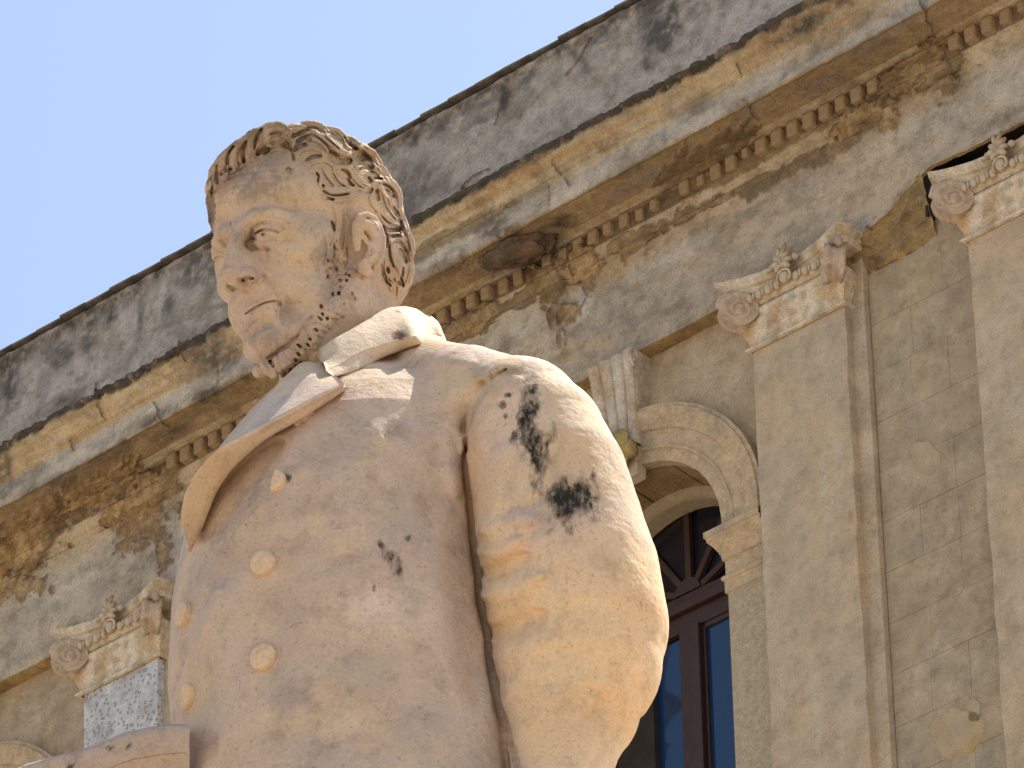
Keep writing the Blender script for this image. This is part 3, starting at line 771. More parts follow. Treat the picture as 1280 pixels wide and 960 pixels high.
_b = m_dglass.node_tree.nodes['Principled BSDF']; _b.inputs['Base Color'].default_value = (0.012, 0.012, 0.02, 1); _b.inputs['Roughness'].default_value = 0.25
for c in ARC:
    for sd in (-1, 1): impost(c, sd)
    window(c)

# ---- keystone console over the arch
def keystone(c):
    k = empty('keystone', palace)
    bm = bmesh.new(); nx, nh = 40, 24; g = []
    for i in range(nx + 1):
        t = -1 + 2 * i / nx; rowv = []
        for j in range(nh + 1):
            u = j / nh; h_ = 23.62 + u * (24.262 - 23.62); hw = .135 + .055 * u
            prj = -0.03 + 0.07 * u ** 1.5
            fl = 0.022 * (abs(math.sin(t * math.pi * 2.0)) ** .6) * (1 if abs(t) < .98 else 0)
            rowv.append(bm.verts.new(loc(c + t * hw, h_, prj + fl - (0.0 if abs(t) < .98 else .02))))
        g.append(rowv)
    for i in range(nx):
        for j in range(nh): bm.faces.new((g[i][j], g[i+1][j], g[i+1][j+1], g[i][j+1]))
    for i in (0, nx):
        bk = [bm.verts.new(loc(c + (-1 if i == 0 else 1) * (.135 + .055 * j / nh), 23.62 + j / nh * (24.262 - 23.62), -.125)) for j in range(nh + 1)]
        for j in range(nh): bm.faces.new((g[i][j], g[i][j+1], bk[j+1], bk[j]))
    link('fluted_shaft', fin(bm, 'fluted_shaft', smooth=False), k, m_key)
    # side scroll at the head, rolled scroll and leaf at the foot
    bm = bmesh.new()
    tube_bm(bm, [loc(c - .15, 23.55, .02), loc(c, 23.55, .045), loc(c + .15, 23.55, .02)], [.055, .065, .055], 14)
    link('foot_scroll', fin(bm, 'foot_scroll', smooth=True), k, m_leaf)
    for q, (a, h_, n_, r, sc) in enumerate(((-.09, 23.60, .07, .055, (1, .7, 1.3)), (.0, 23.61, .09, .06, (.8, .7, 1.4)), (.09, 23.60, .07, .055, (1, .7, 1.3)), (.05, 23.66, .06, .05, (1.4, .6, .7)), (-.05, 23.67, .06, .05, (1.4, .6, .7)), (.03, 23.48, .035, .065, (1.1, .8, .8)))):
        bm = bmesh.new(); bmesh.ops.create_icosphere(bm, subdivisions=3, radius=r)
        for v in bm.verts:
            cc = v.co * 30 + Vector((q, q * 2, 0)); w = float(vnoise(np.float32(cc.x), np.float32(cc.y), np.float32(cc.z))); v.co = Vector((v.co.x * sc[0], v.co.y * sc[1], v.co.z * sc[2])) * (1 + .22 * w) + Vector(loc(c + a, h_, n_))
        link('leaf', fin(bm, 'leaf', smooth=True), k, m_leaf)
    bm = bmesh.new()
    sp = [(c + .185, 24.20 - .07 * math.cos(t) * (1 - t / 9), .03 + .05 * math.sin(t) * (1 - t / 9)) for t in np.linspace(0, 7, 26)]
    tube_bm(bm, [loc(a, b, n_) for a, b, n_ in sp], .012, 6)
    link('side_scroll', fin(bm, 'side_scroll', smooth=True), k, m_key)
    bm = bmesh.new(); box_bm(bm, c - .12, c + .12, -.13, -.03, 23.40, 23.62)
    link('keystone_foot', fin(bm, 'keystone_foot', bevel=.01), k, m_key)
m_key = stone('keystone_stone', (0.52, 0.47, 0.39), grime=.4, speck=.3, var=0.2, nscale=12, bump=0.4, bscale=50, tint2=(0.44, 0.34, 0.22))
m_leaf = stone('mossy_stone', (0.40, 0.31, 0.13), var=0.25, nscale=14, bump=0.5, bscale=50, tint2=(0.33, 0.26, 0.12))
for c in ARC: keystone(c)
# end walls and back, so the building is a solid
box('end_wall', S1 + .02, S1 + .3, -9, -.14, 0, 26.5, m_wall, bevel=0); box('end_wall', S0 - .32, S0 - .02, -9, -.14, 0, 26.5, m_wall, bevel=0)
box('lower_wall', S0 - .3, S1 + .3, -.35, -.122, 0, HB - .002, m_wall, bevel=0)
box('roof_deck', S0 - .3, S1 + .3, -9, -.02, 26.35, 26.5, m_dark, bevel=0)
# ================================================================= the statue
# Modelled as a solid field in its own frame: X to the right, Y up, Z towards the front-left spectator, unit = 1/889 m.
SD = 9.0; SS = FOC / SD
S_ORG = CAM + CF * SD
def st2w(P):
    P = np.asarray(P, float)
    return S_ORG + (CX * P[..., 0:1] + CU * P[..., 1:2] - CF * P[..., 2:3]) / SS
def px(x, y, z=0.0):                            # frame coordinates of photo position x, y
    k = 1.0 - z / FOC                           # nearer points on one line of sight lie closer to the axis
    return np.array([(x - 640.0) * k, (480.0 - y) * k, z])

class Field:
    def __init__(s, lo, hi, vox):
        s.lo = np.array(lo, float); s.vox = vox
        s.n = np.ceil((np.array(hi) - s.lo) / vox).astype(int) + 1
        s.F = np.full(s.n, 60.0, np.float32)
        s.ax = [(s.lo[i] + vox * np.arange(s.n[i])).astype(np.float32) for i in range(3)]
    def sub(s, c0, c1):
        a = np.maximum(0, np.floor((np.minimum(c0, c1) - s.lo) / s.vox).astype(int)); b = np.minimum(s.n, np.ceil((np.maximum(c0, c1) - s.lo) / s.vox).astype(int) + 1)
        if (b <= a).any(): return None
        sl = tuple(slice(a[i], b[i]) for i in range(3))
        return sl, s.ax[0][sl[0]][:, None, None], s.ax[1][sl[1]][None, :, None], s.ax[2][sl[2]][None, None, :]
    def put(s, sl, d, k, op):
        A = s.F[sl]
        if op == 'add':
            if k <= 0: s.F[sl] = np.minimum(A, d); return
            h = np.maximum(k - np.abs(A - d), 0) / k; s.F[sl] = np.minimum(A, d) - h * h * k * 0.25
        else:
            d = -d
            if k <= 0: s.F[sl] = np.maximum(A, d); return
            h = np.maximum(k - np.abs(A - d), 0) / k; s.F[sl] = np.maximum(A, d) + h * h * k * 0.25
    def ell(s, c, r, R=None, k=8, op='add'):
        """ellipsoid; rows of R are its axes"""
        R = np.eye(3) if R is None else R; r = np.array(r, float)
        ext = np.sqrt(((R * r[:, None]) ** 2).sum(0)) + k * 1.2 + 3
        q = s.sub(c - ext, c + ext)
        if q is None: return
        sl, x, y, z = q; x = x - c[0]; y = y - c[1]; z = z - c[2]
        k0 = 0; k1 = 0
        for i in range(3):
            t = R[i, 0] * x + R[i, 1] * y + R[i, 2] * z
            k0 = k0 + (t / r[i]) ** 2; k1 = k1 + (t / r[i] ** 2) ** 2
        k0 = np.sqrt(k0); k1 = np.sqrt(k1) + 1e-6
        s.put(sl, (k0 * (k0 - 1) / k1).astype(np.float32), k, op)
    def cap(s, pts, rad, k=6, op='add', flat=None):
        """chain of round cones"""
        pts = [np.asarray(p, float) for p in pts]; n_ = len(pts)
        rad = [rad] * n_ if not hasattr(rad, '__len__') else list(rad)
        R = max(rad) + k * 1.2 + 3
        lo = np.min(pts, axis=0) - R; hi = np.max(pts, axis=0) + R
        q = s.sub(lo, hi)
        if q is None: return
        sl, x, y, z = q; best = None
        for i in range(n_ - 1):
            a = pts[i]; b = pts[i + 1]; ba = b - a; L = ba @ ba + 1e-9
            t = np.clip(((x - a[0]) * ba[0] + (y - a[1]) * ba[1] + (z - a[2]) * ba[2]) / L, 0, 1)
            d = np.sqrt((x - a[0] - t * ba[0]) ** 2 + (y - a[1] - t * ba[1]) ** 2 + (z - a[2] - t * ba[2]) ** 2) - (rad[i] + (rad[i + 1] - rad[i]) * t)
            best = d if best is None else np.minimum(best, d)
        s.put(sl, best.astype(np.float32), k, op)
    def front(s):
        """first surface met from the front: height map Z(x, y)"""
        inside = s.F < 0; nz = s.n[2]
        idx = nz - 1 - np.argmax(inside[:, :, ::-1], axis=2); ok = inside.any(axis=2)
        i, j = np.indices(idx.shape); k2 = np.minimum(idx + 1, nz - 1)
        a = s.F[i, j, idx]; b = s.F[i, j, k2]; t = a / (a - b + 1e-9)
        return np.where(ok, s.ax[2][idx] + np.clip(t, 0, 1) * s.vox, np.nan)
    def zat(s, H, x, y):
        i = int(np.clip(round((x - s.lo[0]) / s.vox), 0, s.n[0] - 1)); j = int(np.clip(round((y - s.lo[1]) / s.vox), 0, s.n[1] - 1))
        v = H[i, j]
        if np.isnan(v):
            w = H[max(0, i-6):i+7, max(0, j-6):j+7]
            v = np.nanmax(w) if np.isfinite(w).any() else 0.0
        return float(v)
    def mesh(s):
        """surface nets"""
        F = s.F; ins = F < 0; n = s.n
        cnt = np.zeros(tuple(n - 1), np.int8)
        for a in (0, 1):
            for b in (0, 1):
                for c in (0, 1): cnt += ins[a:n[0]-1+a, b:n[1]-1+b, c:n[2]-1+c]
        I, J, K = np.nonzero((cnt > 0) & (cnt < 8)); m = len(I)
        idm = np.full(tuple(n - 1), -1, np.int32); idm[I, J, K] = np.arange(m)
        acc = np.zeros((m, 3)); w = np.zeros(m)
        C = [(a, b, c) for a in (0, 1) for b in (0, 1) for c in (0, 1)]
        val = {c: F[I + c[0], J + c[1], K + c[2]] for c in C}
        for c in C:
            for ax in range(3):
                if c[ax]: continue
                d = list(c); d[ax] = 1; d = tuple(d)
                f0 = val[c]; f1 = val[d]; cr = (f0 < 0) != (f1 < 0)
                t = np.where(cr, f0 / (f0 - f1 + 1e-12), 0)
                p = np.stack([np.full(m, float(c[0])), np.full(m, float(c[1])), np.full(m, float(c[2]))], 1); p[:, ax] += t
                acc += p * cr[:, None]; w += cr
        V = s.lo + s.vox * (np.stack([I, J, K], 1) + acc / w[:, None])
        Q = []
        for ax in range(3):
            sl0 = [slice(1, -1)] * 3; sl0[ax] = slice(0, -1); sl1 = [slice(1, -1)] * 3; sl1[ax] = slice(1, None)
            A = ins[tuple(sl0)]; B = ins[tuple(sl1)]
            for flip in (0, 1):
                ii = np.nonzero((A & ~B) if not flip else (~A & B))
                p = [ii[0] + (0 if ax == 0 else 1), ii[1] + (0 if ax == 1 else 1), ii[2] + (0 if ax == 2 else 1)]
                u, v = (ax + 1) % 3, (ax + 2) % 3
                def g(du, dv):
                    q = [p[0].copy(), p[1].copy(), p[2].copy()]; q[u] = q[u] - du; q[v] = q[v] - dv; return idm[q[0], q[1], q[2]]
                qd = np.stack([g(1, 1), g(0, 1), g(0, 0), g(1, 0)], 1)
                if flip: qd = qd[:, ::-1]
                Q.append(qd)
        Q = np.concatenate(Q); Q = Q[(Q >= 0).all(1)]
        return V, Q

def curve(P, m=3):
    """Catmull-Rom through the rows of P"""
    P = np.asarray(P, float)
    if len(P) < 3: return P
    E = np.vstack([2 * P[0] - P[1], P, 2 * P[-1] - P[-2]]); out = []
    for i in range(1, len(E) - 2):
        for k in range(m):
            t = k / m; a, b, c, d = E[i-1], E[i], E[i+1], E[i+2]
            out.append(.5 * (2*b + (c - a) * t + (2*a - 5*b + 4*c - d) * t*t + (3*b - a - 3*c + d) * t**3))
    out.append(P[-1]); return np.array(out)

def pxs(fd, H, x, y):
    z = 0.0
    for _ in range(3): z = fd.zat(H, *px(x, y, z)[:2])
    return px(x, y, z)[:2]
def stamp(fd, strokes, back=26.0, H=None):
    """carve or raise the visible skin along strokes: (points in photo x,y), width, height; height < 0 cuts"""
    H = fd.front() if H is None else H
    D = np.zeros(H.shape, np.float32); gx = fd.ax[0][:, None]; gy = fd.ax[1][None, :]
    for st in strokes:
        pts, wd, amp = st[0], st[1], st[2]; sharp = st[3] if len(st) > 3 else 0
        P_ = [pxs(fd, H, *p) for p in pts]; x0 = min(p[0] for p in P_) - wd * 3; x1 = max(p[0] for p in P_) + wd * 3
        y0 = min(p[1] for p in P_) - wd * 3; y1 = max(p[1] for p in P_) + wd * 3
        ia, ib = np.searchsorted(fd.ax[0], [x0, x1]); ja, jb = np.searchsorted(fd.ax[1], [y0, y1])
        if ib <= ia or jb <= ja: continue
        X = gx[ia:ib]; Y = gy[:, ja:jb]; best = None; Lt = 0; seg = []
        if len(P_) == 1: P_ = [P_[0], P_[0] + np.array([.01, 0])]
        elif len(P_) > 2 and not sharp: P_ = list(curve(np.array(P_), 4))
        nS = len(P_) - 1; bt = None
        for si, (a, b) in enumerate(zip(P_[:-1], P_[1:])):
            ba = b - a; L = ba @ ba + 1e-6; t = np.clip(((X - a[0]) * ba[0] + (Y - a[1]) * ba[1]) / L, 0, 1)
            d = np.hypot(X - a[0] - t * ba[0], Y - a[1] - t * ba[1])
            if best is None: best = d; bt = (si + t) / nS
            else:
                bt = np.where(d < best, (si + t) / nS, bt); best = np.minimum(best, d)
        q = best / wd
        if nS > 1 and not sharp: q = q / (0.35 + 0.75 * np.sqrt(np.clip(np.sin(np.pi * np.clip(bt, 0, 1)), 0, 1)))
        prof = np.exp(-q * q) if not sharp else np.clip(1 - q / 1.35, 0, 1) ** 0.6
        cur = D[ia:ib, ja:jb]
        D[ia:ib, ja:jb] = cur + amp * prof
    Hs = np.where(np.isnan(H), -9999, H)
    for k in range(fd.n[2]):
        z = fd.ax[2][k]; w = np.clip((z - (Hs - back)) / (back * .5), 0, 1)
        w = w * w
        fd.F[:, :, k] -= D * w
    return H

# ---- head frame: rows are the directions of his left ear, of his nose, of his crown
HR = np.array([[0.715, 0.328, 0.617], [-0.686, 0.158, 0.711], [-0.136, 0.931, -0.338]])
_q, _r = np.linalg.qr(HR.T); HR = (_q * np.sign(np.diag(_r))).T
HS = 1.27; HO = px(385.7, 322.5, -45)
def hp(L, F, U): return HO + HS * (L * HR[0] + F * HR[1] + U * HR[2])
BR = None
UPW = np.array([CX[2], CU[2], -CF[2]])          # world up in the statue frame
ph = math.radians(35)
HZ = np.array([-CX[1], -CU[1], CF[1]]); HX = np.array([CX[0], CU[0], -CF[0]])
BF = math.cos(ph) * HZ - math.sin(ph) * HX; BL = np.cross(UPW, BF) * 1.0
if BL[0] < 0: BL = -BL
B0 = px(415, 440, 0)
def bp_(l, f, u): return B0 + l * BL + f * BF + u * UPW

VOX_H = 1.05

def build_head():
    fd = Field(px(235, 520, -240), px(545, 138, 140), VOX_H)
    E = lambda c, r, k=8, op='add': fd.ell(hp(*c), np.array(r) * HS, HR, k, op)
    def C(pts, rad, k=6, op='add'):
        rad = [rad] * len(pts) if not hasattr(rad, '__len__') else rad
        fd.cap([hp(*p) for p in pts], [r * HS for r in rad], k, op)
    # skull, forehead, jaw and cheeks
    E((0, -12, 40), (73, 92, 80)); E((0, 33, 50), (66, 65, 56), 20); E((-22, 52, 58), (38, 42, 38), 16)
    E((0, 34, -42), (56, 56, 66), 20)
    for sg in (-1, 1):
        E((sg * 42, 58, -27), (22, 24, 17), 16)
        C([(sg * 58, 2, -50), (sg * 54, 14, -78), (sg * 30 + 3, 60, -97), (sg * 8 + 4, 74, -104)], [15, 16, 15, 14], 18)
        C([(sg * 6, 90, 13), (sg * 22, 92, 16), (sg * 38, 84, 15), (sg * 47, 72, 8)], [9, 9, 8, 6], 14)
        E((sg * 34 + 3, 58, -60), (21, 25, 24), 16)
        E((sg * 56, 40, 40), (12, 28, 24), 16)
    E((3, 69, -72), (30, 21, 24), 14)
    E((4, 75, -97), (22, 16, 17), 20)
    E((4, 58, -110), (24, 24, 9), 14)
    # eyes
    for sg in (-1, 1):
        E((sg * 31, 107, -4), (15, 14, 8), 14, 'sub')
        E((sg * 20, 84, -5), (9, 8, 11), 10)
        E((sg * 32, 76, -2), (16, 15, 14), 6)
        E((sg * 37, 80, 6), (14, 9, 8), 12)
        E((sg * 54, 44, -8), (16, 28, 20), 18); E((sg * 50, 60, 4), (10, 14, 14), 14)
        E((sg * 32, 78, -19), (15, 8, 6), 8)
    # nose
    C([(0, 92, 12), (0, 98, 2), (0, 107, -20), (0, 114, -36)], [8, 7.5, 7.5, 8], 8)
    E((0, 115, -39), (10, 10, 8.5), 5)
    E((0, 94, -32), (16, 18, 22), 12)
    for sg in (-1, 1):
        E((sg * 13, 102, -42), (7, 11, 8), 4)
        E((sg * 7.6, 106, -50), (4.6, 8.5, 6.5), 1.5, 'sub')
        C([(sg*20, 97, -36), (sg*22, 96, -46)], [1.4, 1.6], 4, 'sub')
    C([(0, 100, -51), (0, 113, -49)], [4, 4.2], 3)
    # mouth
    C([(-22, 76, -75), (-12, 85, -71.5), (0, 89.5, -70), (12, 87, -71.5), (26, 78, -75)], [2.5, 3.4, 3.8, 3.4, 2.5], 8)
    C([(-20, 75, -82), (-10, 83, -81), (0, 87, -81), (10, 86, -81), (22, 78, -83)], [3, 4, 4.5, 4, 3], 8)
    C([(-2, 100, -60), (0, 97, -66), (2, 100, -60)], 2.0, 5, 'sub')
    C([(-14, 88, -92), (0, 92, -92), (16, 89, -92)], [4, 4.5, 4], 9, 'sub')
    for sg in (-1, 1):
        C([(sg*24, 92, -47), (sg*33, 85, -60), (sg*38, 77, -74)], [1.4, 1.8, 1.0], 8, 'sub')
        C([(sg*33, 78, -84), (sg*34, 78, -94)], [2, 1.5], 9, 'sub')
    # neck
    fd.cap([hp(0, -30, -40), bp_(0, -10, -30), bp_(0, -20, -90)], [74, 72, 70], 20)
    fd.cap([hp(40, -10, -62), bp_(20, 60, -40)], [16, 14], 22)
    return fd

def inv_b(x, y, f):
    """body point seen at photo x, y that lies f in front of the spine"""
    z = 0.0
    for _ in range(6):
        q = px(x, y, z)[:2] - B0[:2] - f * BF[:2]
        l, u = np.linalg.solve(np.array([[BL[0], UPW[0]], [BL[1], UPW[1]]]), q)
        p = bp_(l, f, u); z = p[2]
    return p
def earpt(x, y, L):
    """point of the ear seen at photo x, y, standing L out from the middle of the head"""
    q = px(x, y)[:2] - HO[:2] - HS * L * HR[0][:2]
    f, u = np.linalg.solve(HS * np.array([[HR[1][0], HR[2][0]], [HR[1][1], HR[2][1]]]), q)
    return HO + HS * (L * HR[0] + f * HR[1] + u * HR[2])
def ear(fd):
    A = lambda pts, Ls, rad, k=2, op='add': fd.cap([earpt(x, y, l) for (x, y), l in zip(pts, Ls)], rad, k, op)
    # bed of the ear, then its hollow, then rim and folds
    A([(452,282),(464,286),(470,300),(465,318),(456,332)], [81,82,82,80,77], [9,11,10,9,8], 5)
    A([(453,334),(455,341),(460,341)], [76,76,76], [6,6,6], 4)
    A([(456,280),(463,283),(468,293),(470,303)], [98,99,100,100], [6,6.5,6,5], 3, 'sub')
    A([(455,309),(459,314),(462,317)], [91,91,91], [7.5,7.5,6], 2.5, 'sub')
    A([(448,303),(445,292),(445,281),(449,272),(458,268.5),(468,273),(475,284),(479,297),(479,312),(475,325),(469,335)], [80,80,81,82,83,85,87,88,87,84,80], [4.2,4.4,4,4,3.8,3.8,3.8,3.8,3.8,3.8,3.4], 3)
    A([(447,283),(451,291),(457,300),(463,308)], [82,83,83,82], [4.2,4.0,3.4,2.6], 5)
    A([(470,292),(471,304),(469,316),(463,325),(456,327)], [83,84,84,83,81], [2.6,3.4,3.6,3.6,3.2], 3)
    A([(446,300),(447,312)], [80,79], [5,4.6], 4)
    A([(452,293),(459,301),(464,310),(464,318)], [85,85,85,85], [1.4,1.8,2.2,2.4], 1, 'sub')
    A([(453,275),(460,275),(467,280),(472,288)], [86,87,88,89], [1.3,1.5,1.5,1.3], 1, 'sub')
    A([(443,322),(443,334),(448,343),(455,348)], [77,76,75,74], [1.6,2.2,2.6,2.0], 2, 'sub')
    A([(455,316),(453,322)], [84,83], [3,3], 3, 'sub')
    # the far ear, plain
    for q_ in ((-76, -12, 6, 12), (-76, -12, -12, 11), (-74, -8, -34, 9)): fd.ell(hp(*q_[:3]), np.array((7, q_[3], q_[3] * 1.3)) * HS, HR, 5)

# hair volumes lie over the skull; the locks themselves follow as carved tubes
def hair(fd):
    C = lambda pts, rad, k=4: fd.cap([hp(*p) for p in pts], [r * HS for r in rad], k)
    E = lambda c, r, k=8, op='add': fd.ell(hp(*c), np.array(r) * HS, HR, k, op)
    E((0, -26, 48), (78, 88, 80), 10)
    E((0, -50, -8), (74, 62, 58), 10)
    Hh = fd.front(); fd.cap([px(x - 2, y - 3, fd.zat(Hh, *pxs(fd, Hh, x + 9, y + 12)) - 9) for x, y in ((268,255),(270,232),(281,211),(298,196),(318,184),(338,177),(354,175),(372,174),(390,172),(408,176),(424,183))], [5,10,13,15,16,16,15,13,12,12,11], 6)
    E((34, 10, 78), (44, 50, 40), 10); E((-34, 10, 78), (42, 50, 40), 10)

# locks over the visible side: spine in photo x,y, with radius; laid on the surface found there
LOCKS = [
 # fringe rolled forward over the brow: three big waves and the far temple
 ([(324,190),(325,174),(336,163),(350,161),(362,168)],[7,10,10,9,6],4), ([(332,186),(340,176),(352,174)],[4,6,5],5), ([(350,172),(362,164),(376,163),(388,168)],[6,9,8,5],1),
 ([(309,200),(309,184),(316,172),(328,165)],[7,10,10,7],4), ([(316,198),(320,184)],[5,6],4),
 ([(291,210),(291,194),(299,183),(309,177)],[7,10,9,6],4), ([(279,220),(278,205),(287,192)],[7,10,8],3), ([(268,232),(268,216),(277,203)],[5,8,7],2),
 ([(264,250),(262,236),(267,222)],[4,6,6],1), ([(263,268),(261,254),(262,242)],[2.5,4,4],0), ([(264,292),(262,278),(262,266)],[1.5,2.6,2.6],0),
 # sweeping back from the parting
 ([(366,186),(368,174),(380,167),(392,166),(402,172),(413,182),(423,190),(435,194),(445,189)],[3,5,6,6.5,7,7.5,7,5,3],7),
 ([(366,170),(380,158),(393,157),(405,163),(410,171)],[4,6,6,6,4],4), ([(408,162),(420,166),(428,174),(433,183)],[5,7,7,5],4),
 ([(435,186),(447,183),(458,191),(467,203),(471,213)],[4,7,8,6,4],5), ([(425,172),(438,177),(450,184)],[5,7,5],3), ([(452,184),(464,193),(474,206)],[4,7,5],1),
 ([(374,184),(384,175),(396,176),(406,184),(412,193)],[3,4,5,5,3],4), ([(372,194),(380,187),(392,186),(402,190)],[2.5,3.5,4,3],3), ([(388,206),(398,202),(408,202),(416,208)],[3,5,5,3],3),
 ([(418,211),(428,207),(437,212),(442,222),(452,232),(462,234)],[3,5,5.5,5,4.5,3],5), ([(445,212),(455,206),(467,211),(477,222)],[3,6,7,4],5), ([(443,217),(449,226),(460,232)],[3,5,3],4),
 ([(390,214),(398,222),(402,233),(413,240),(433,238),(450,236)],[3,5,5.5,6.5,6,3],5), ([(418,216),(424,226),(434,232),(446,235)],[3,5,5,3],3), ([(404,212),(410,222),(418,232)],[3,5,3],3),
 ([(404,246),(416,251),(438,249),(463,243)],[3,5,6,3],4), ([(465,230),(473,226),(487,229),(497,242),(499,259)],[3,6,6.5,6,4],5), ([(472,232),(480,243),(484,257),(495,273)],[3,5.5,5.5,3],5),
 ([(468,206),(478,214),(486,226)],[4,6,4],3), ([(462,244),(466,256),(477,267),(488,277),(497,281)],[3,5,5.5,4.5,3],5), ([(486,248),(490,260),(498,272)],[3,4.5,3],3), ([(498,262),(502,274),(508,288)],[4,6,5],3),
 ([(470,262),(478,276),(486,286)],[3,4.5,3],4), ([(487,300),(495,296),(506,303),(511,315),(514,327)],[3,5.5,6,5.5,3.5],5), ([(489,302),(490,315),(493,327),(500,340),(506,355)],[3,5,5.5,5,3],5),
 ([(513,326),(512,342),(507,356)],[4,5.5,3.5],3), ([(482,326),(483,342),(494,354)],[3,4.5,3],3), ([(508,288),(513,302),(515,316)],[3.5,5,4],2), ([(494,346),(498,358),(497,370)],[3,5,4],3), ([(484,346),(486,356),(490,364)],[3,4,3],2),
 ([(480,290),(488,292),(498,291)],[3,4,3],4),
 ([(416,256),(422,272),(420,292),(414,308)],[3,6,6,4],1.5), ([(430,260),(434,278),(432,300),(428,318)],[3,6,6,4],1.5), ([(406,296),(410,312),(406,330)],[3,5,3],1), ([(418,296),(420,318),(414,338)],[3,5,4],1), ([(434,304),(436,324),(430,342)],[3,5,4],1),
]
GROOVES = [
 ([(413,189),(417,196),(421,203)],4.0,-12), ([(420,201),(429,203),(439,200)],3.0,-11), ([(441,193),(453,202),(466,210)],3.4,-12), ([(382,201),(391,196),(402,195)],1.8,-6),
 ([(395,216),(398,222),(398,228)],1.7,-5), ([(434,222),(437,228),(442,233)],1.5,-5), ([(461,223),(463,227)],2.0,-6), ([(469,223),(477,224)],1.6,-5), ([(461,241),(464,237)],2.2,-6),
 ([(470,237),(471,244),(473,251)],2.2,-8), ([(481,236),(486,242),(492,246)],2.2,-8), ([(491,260),(494,266)],2.0,-6), ([(487,288),(498,288)],2.0,-8), ([(491,296),(499,295)],1.8,-6),
 ([(403,232),(404,235)],1.8,-5), ([(409,248),(416,250)],1.8,-5), ([(414,276),(416,282),(418,289)],1.7,-4), ([(499,311),(503,318),(508,328)],3.0,-6), ([(484,336),(485,339)],2,-6), ([(497,353),(499,355)],1.8,-5),
 ([(364,171),(373,168),(387,162)],2.4,-8), ([(371,179),(378,173),(389,175)],2.2,-8), ([(367,189),(374,182),(384,181)],2.2,-8), ([(364,186),(367,200)],1.6,-5), ([(430,171),(437,181),(446,186)],1.5,-4),
 ([(337,179),(345,174),(353,177),(361,184)],4.2,-9), ([(320,193),(326,188),(336,186)],3.6,-8), ([(308,176),(303,188),(305,203)],2.2,-9), ([(276,218),(282,211),(290,211)],3.2,-6), ([(292,182),(284,196),(285,212)],1.8,-6), ([(271,206),(270,220),(272,230)],1.8,-6),
 ([(328,160),(320,172),(318,188)],1.8,-5), ([(360,212),(362,214)],2.6,-9), ([(266,232),(264,242)],1.4,-4), ([(300,184),(297,196),(298,206)],1.2,-3), ([(336,168),(346,166),(356,170)],1.3,-3),
 ([(404,170),(414,178),(424,186)],1.1,-2.5), ([(398,171),(408,180),(418,188)],1.0,-2.5), ([(452,187),(460,196),(467,206)],1.0,-2), ([(448,212),(456,210),(466,216)],1.1,-3), ([(426,211),(434,216),(438,224)],1.1,-3),
 ([(478,229),(488,236),(494,248)],1.1,-3), ([(403,238),(416,244),(436,242)],1.1,-2.5), ([(492,302),(500,304),(507,314)],1.1,-3), ([(487,306),(487,320),(492,334)],1.1,-3), ([(418,164),(426,172),(430,180)],1.1,-3), ([(384,161),(394,161),(402,166)],1.1,-3),
 ([(478,282),(482,296),(484,310)],1.8,-5), ([(477,330),(480,346),(488,358)],1.6,-4), ([(504,334),(502,346),(504,358)],1.5,-4),
]
FACE = [
 ([(326,268),(336,262),(350,262),(362,268),(368,280)],3.2,1.6), ([(322,278),(328,272),(338,270),(352,272),(362,280)],2.0,-1.6), ([(312,280),(316,288)],3.5,-2.5), ([(278,302),(281,306)],3,-2),
 ([(296,281),(297,276)],1.6,-1.4), ([(286,252),(300,246),(320,244),(345,246)],2.2,-1.6), ([(282,238),(300,230),(325,228),(345,230)],2.2,-1.4), ([(286,224),(304,216),(330,214)],2.2,-1.0), ([(330,308),(340,316),(352,318)],2.4,-1.5),
 ([(302,351),(308,347.5),(317,348)],2.0,-9), ([(287,357),(293,361),(299,363)],2.0,-6), ([(328,340),(331,346),(328,352)],1.8,-1.6), ([(328,344),(338,353),(347,366),(351,382)],3.2,-2.4), ([(316,307),(328,313),(343,311)],2.4,-1.5), ([(348,377),(353,387),(351,400)],2.6,-1.8), ([(374,330),(380,352),(372,378)],10,-3.0), ([(290,290),(289,278)],1.4,-1.4), ([(300,332),(310,330),(320,333)],2,-1), ([(317,294.5),(324,289),(332,287),(340,287.5),(349,291)],1.25,-3.2), ([(317,290),(325,285),(333,283),(342,284),(351,289)],2.0,2.2), ([(314,287),(323,280.5),(335,277.5),(347,280),(356,287)],1.5,-2.0), ([(319,299),(326,302),(335,302),(344,297)],1.1,-1.6), ([(320,303),(328,306),(338,305),(347,299)],2.2,1.4), ([(328.5,293),(330,293.5)],2.3,-4.5), ([(315,297),(319,299)],1.8,-3.0), ([(308,284),(313,294)],5,-3), ([(333,291),(335,296),(331,299)],0.8,-1), ([(266,328),(271,322),(278,320)],1.2,-3), ([(271,327)],1.8,-3.5), ([(264,324),(270,318),(278,316)],1.6,1.6), ([(262,312),(268,304),(278,301)],2,-1.5), ([(306,393),(312,389),(320,384),(329,379.5),(338,377),(345,376)],1.25,-4.5), ([(345,376),(349,379),(350,383)],2.5,-1.8), ([(312,384),(322,379),(332,374)],2.2,1.0), ([(314,395),(324,390),(334,385)],3.0,1.6), ([(318,404),(328,398),(338,394)],4,-1.6), ([(368,300),(385,320),(392,345)],8,-1.5), ([(365,250),(372,270),(380,290)],5,-1.2),
]
rh = random.Random(21)
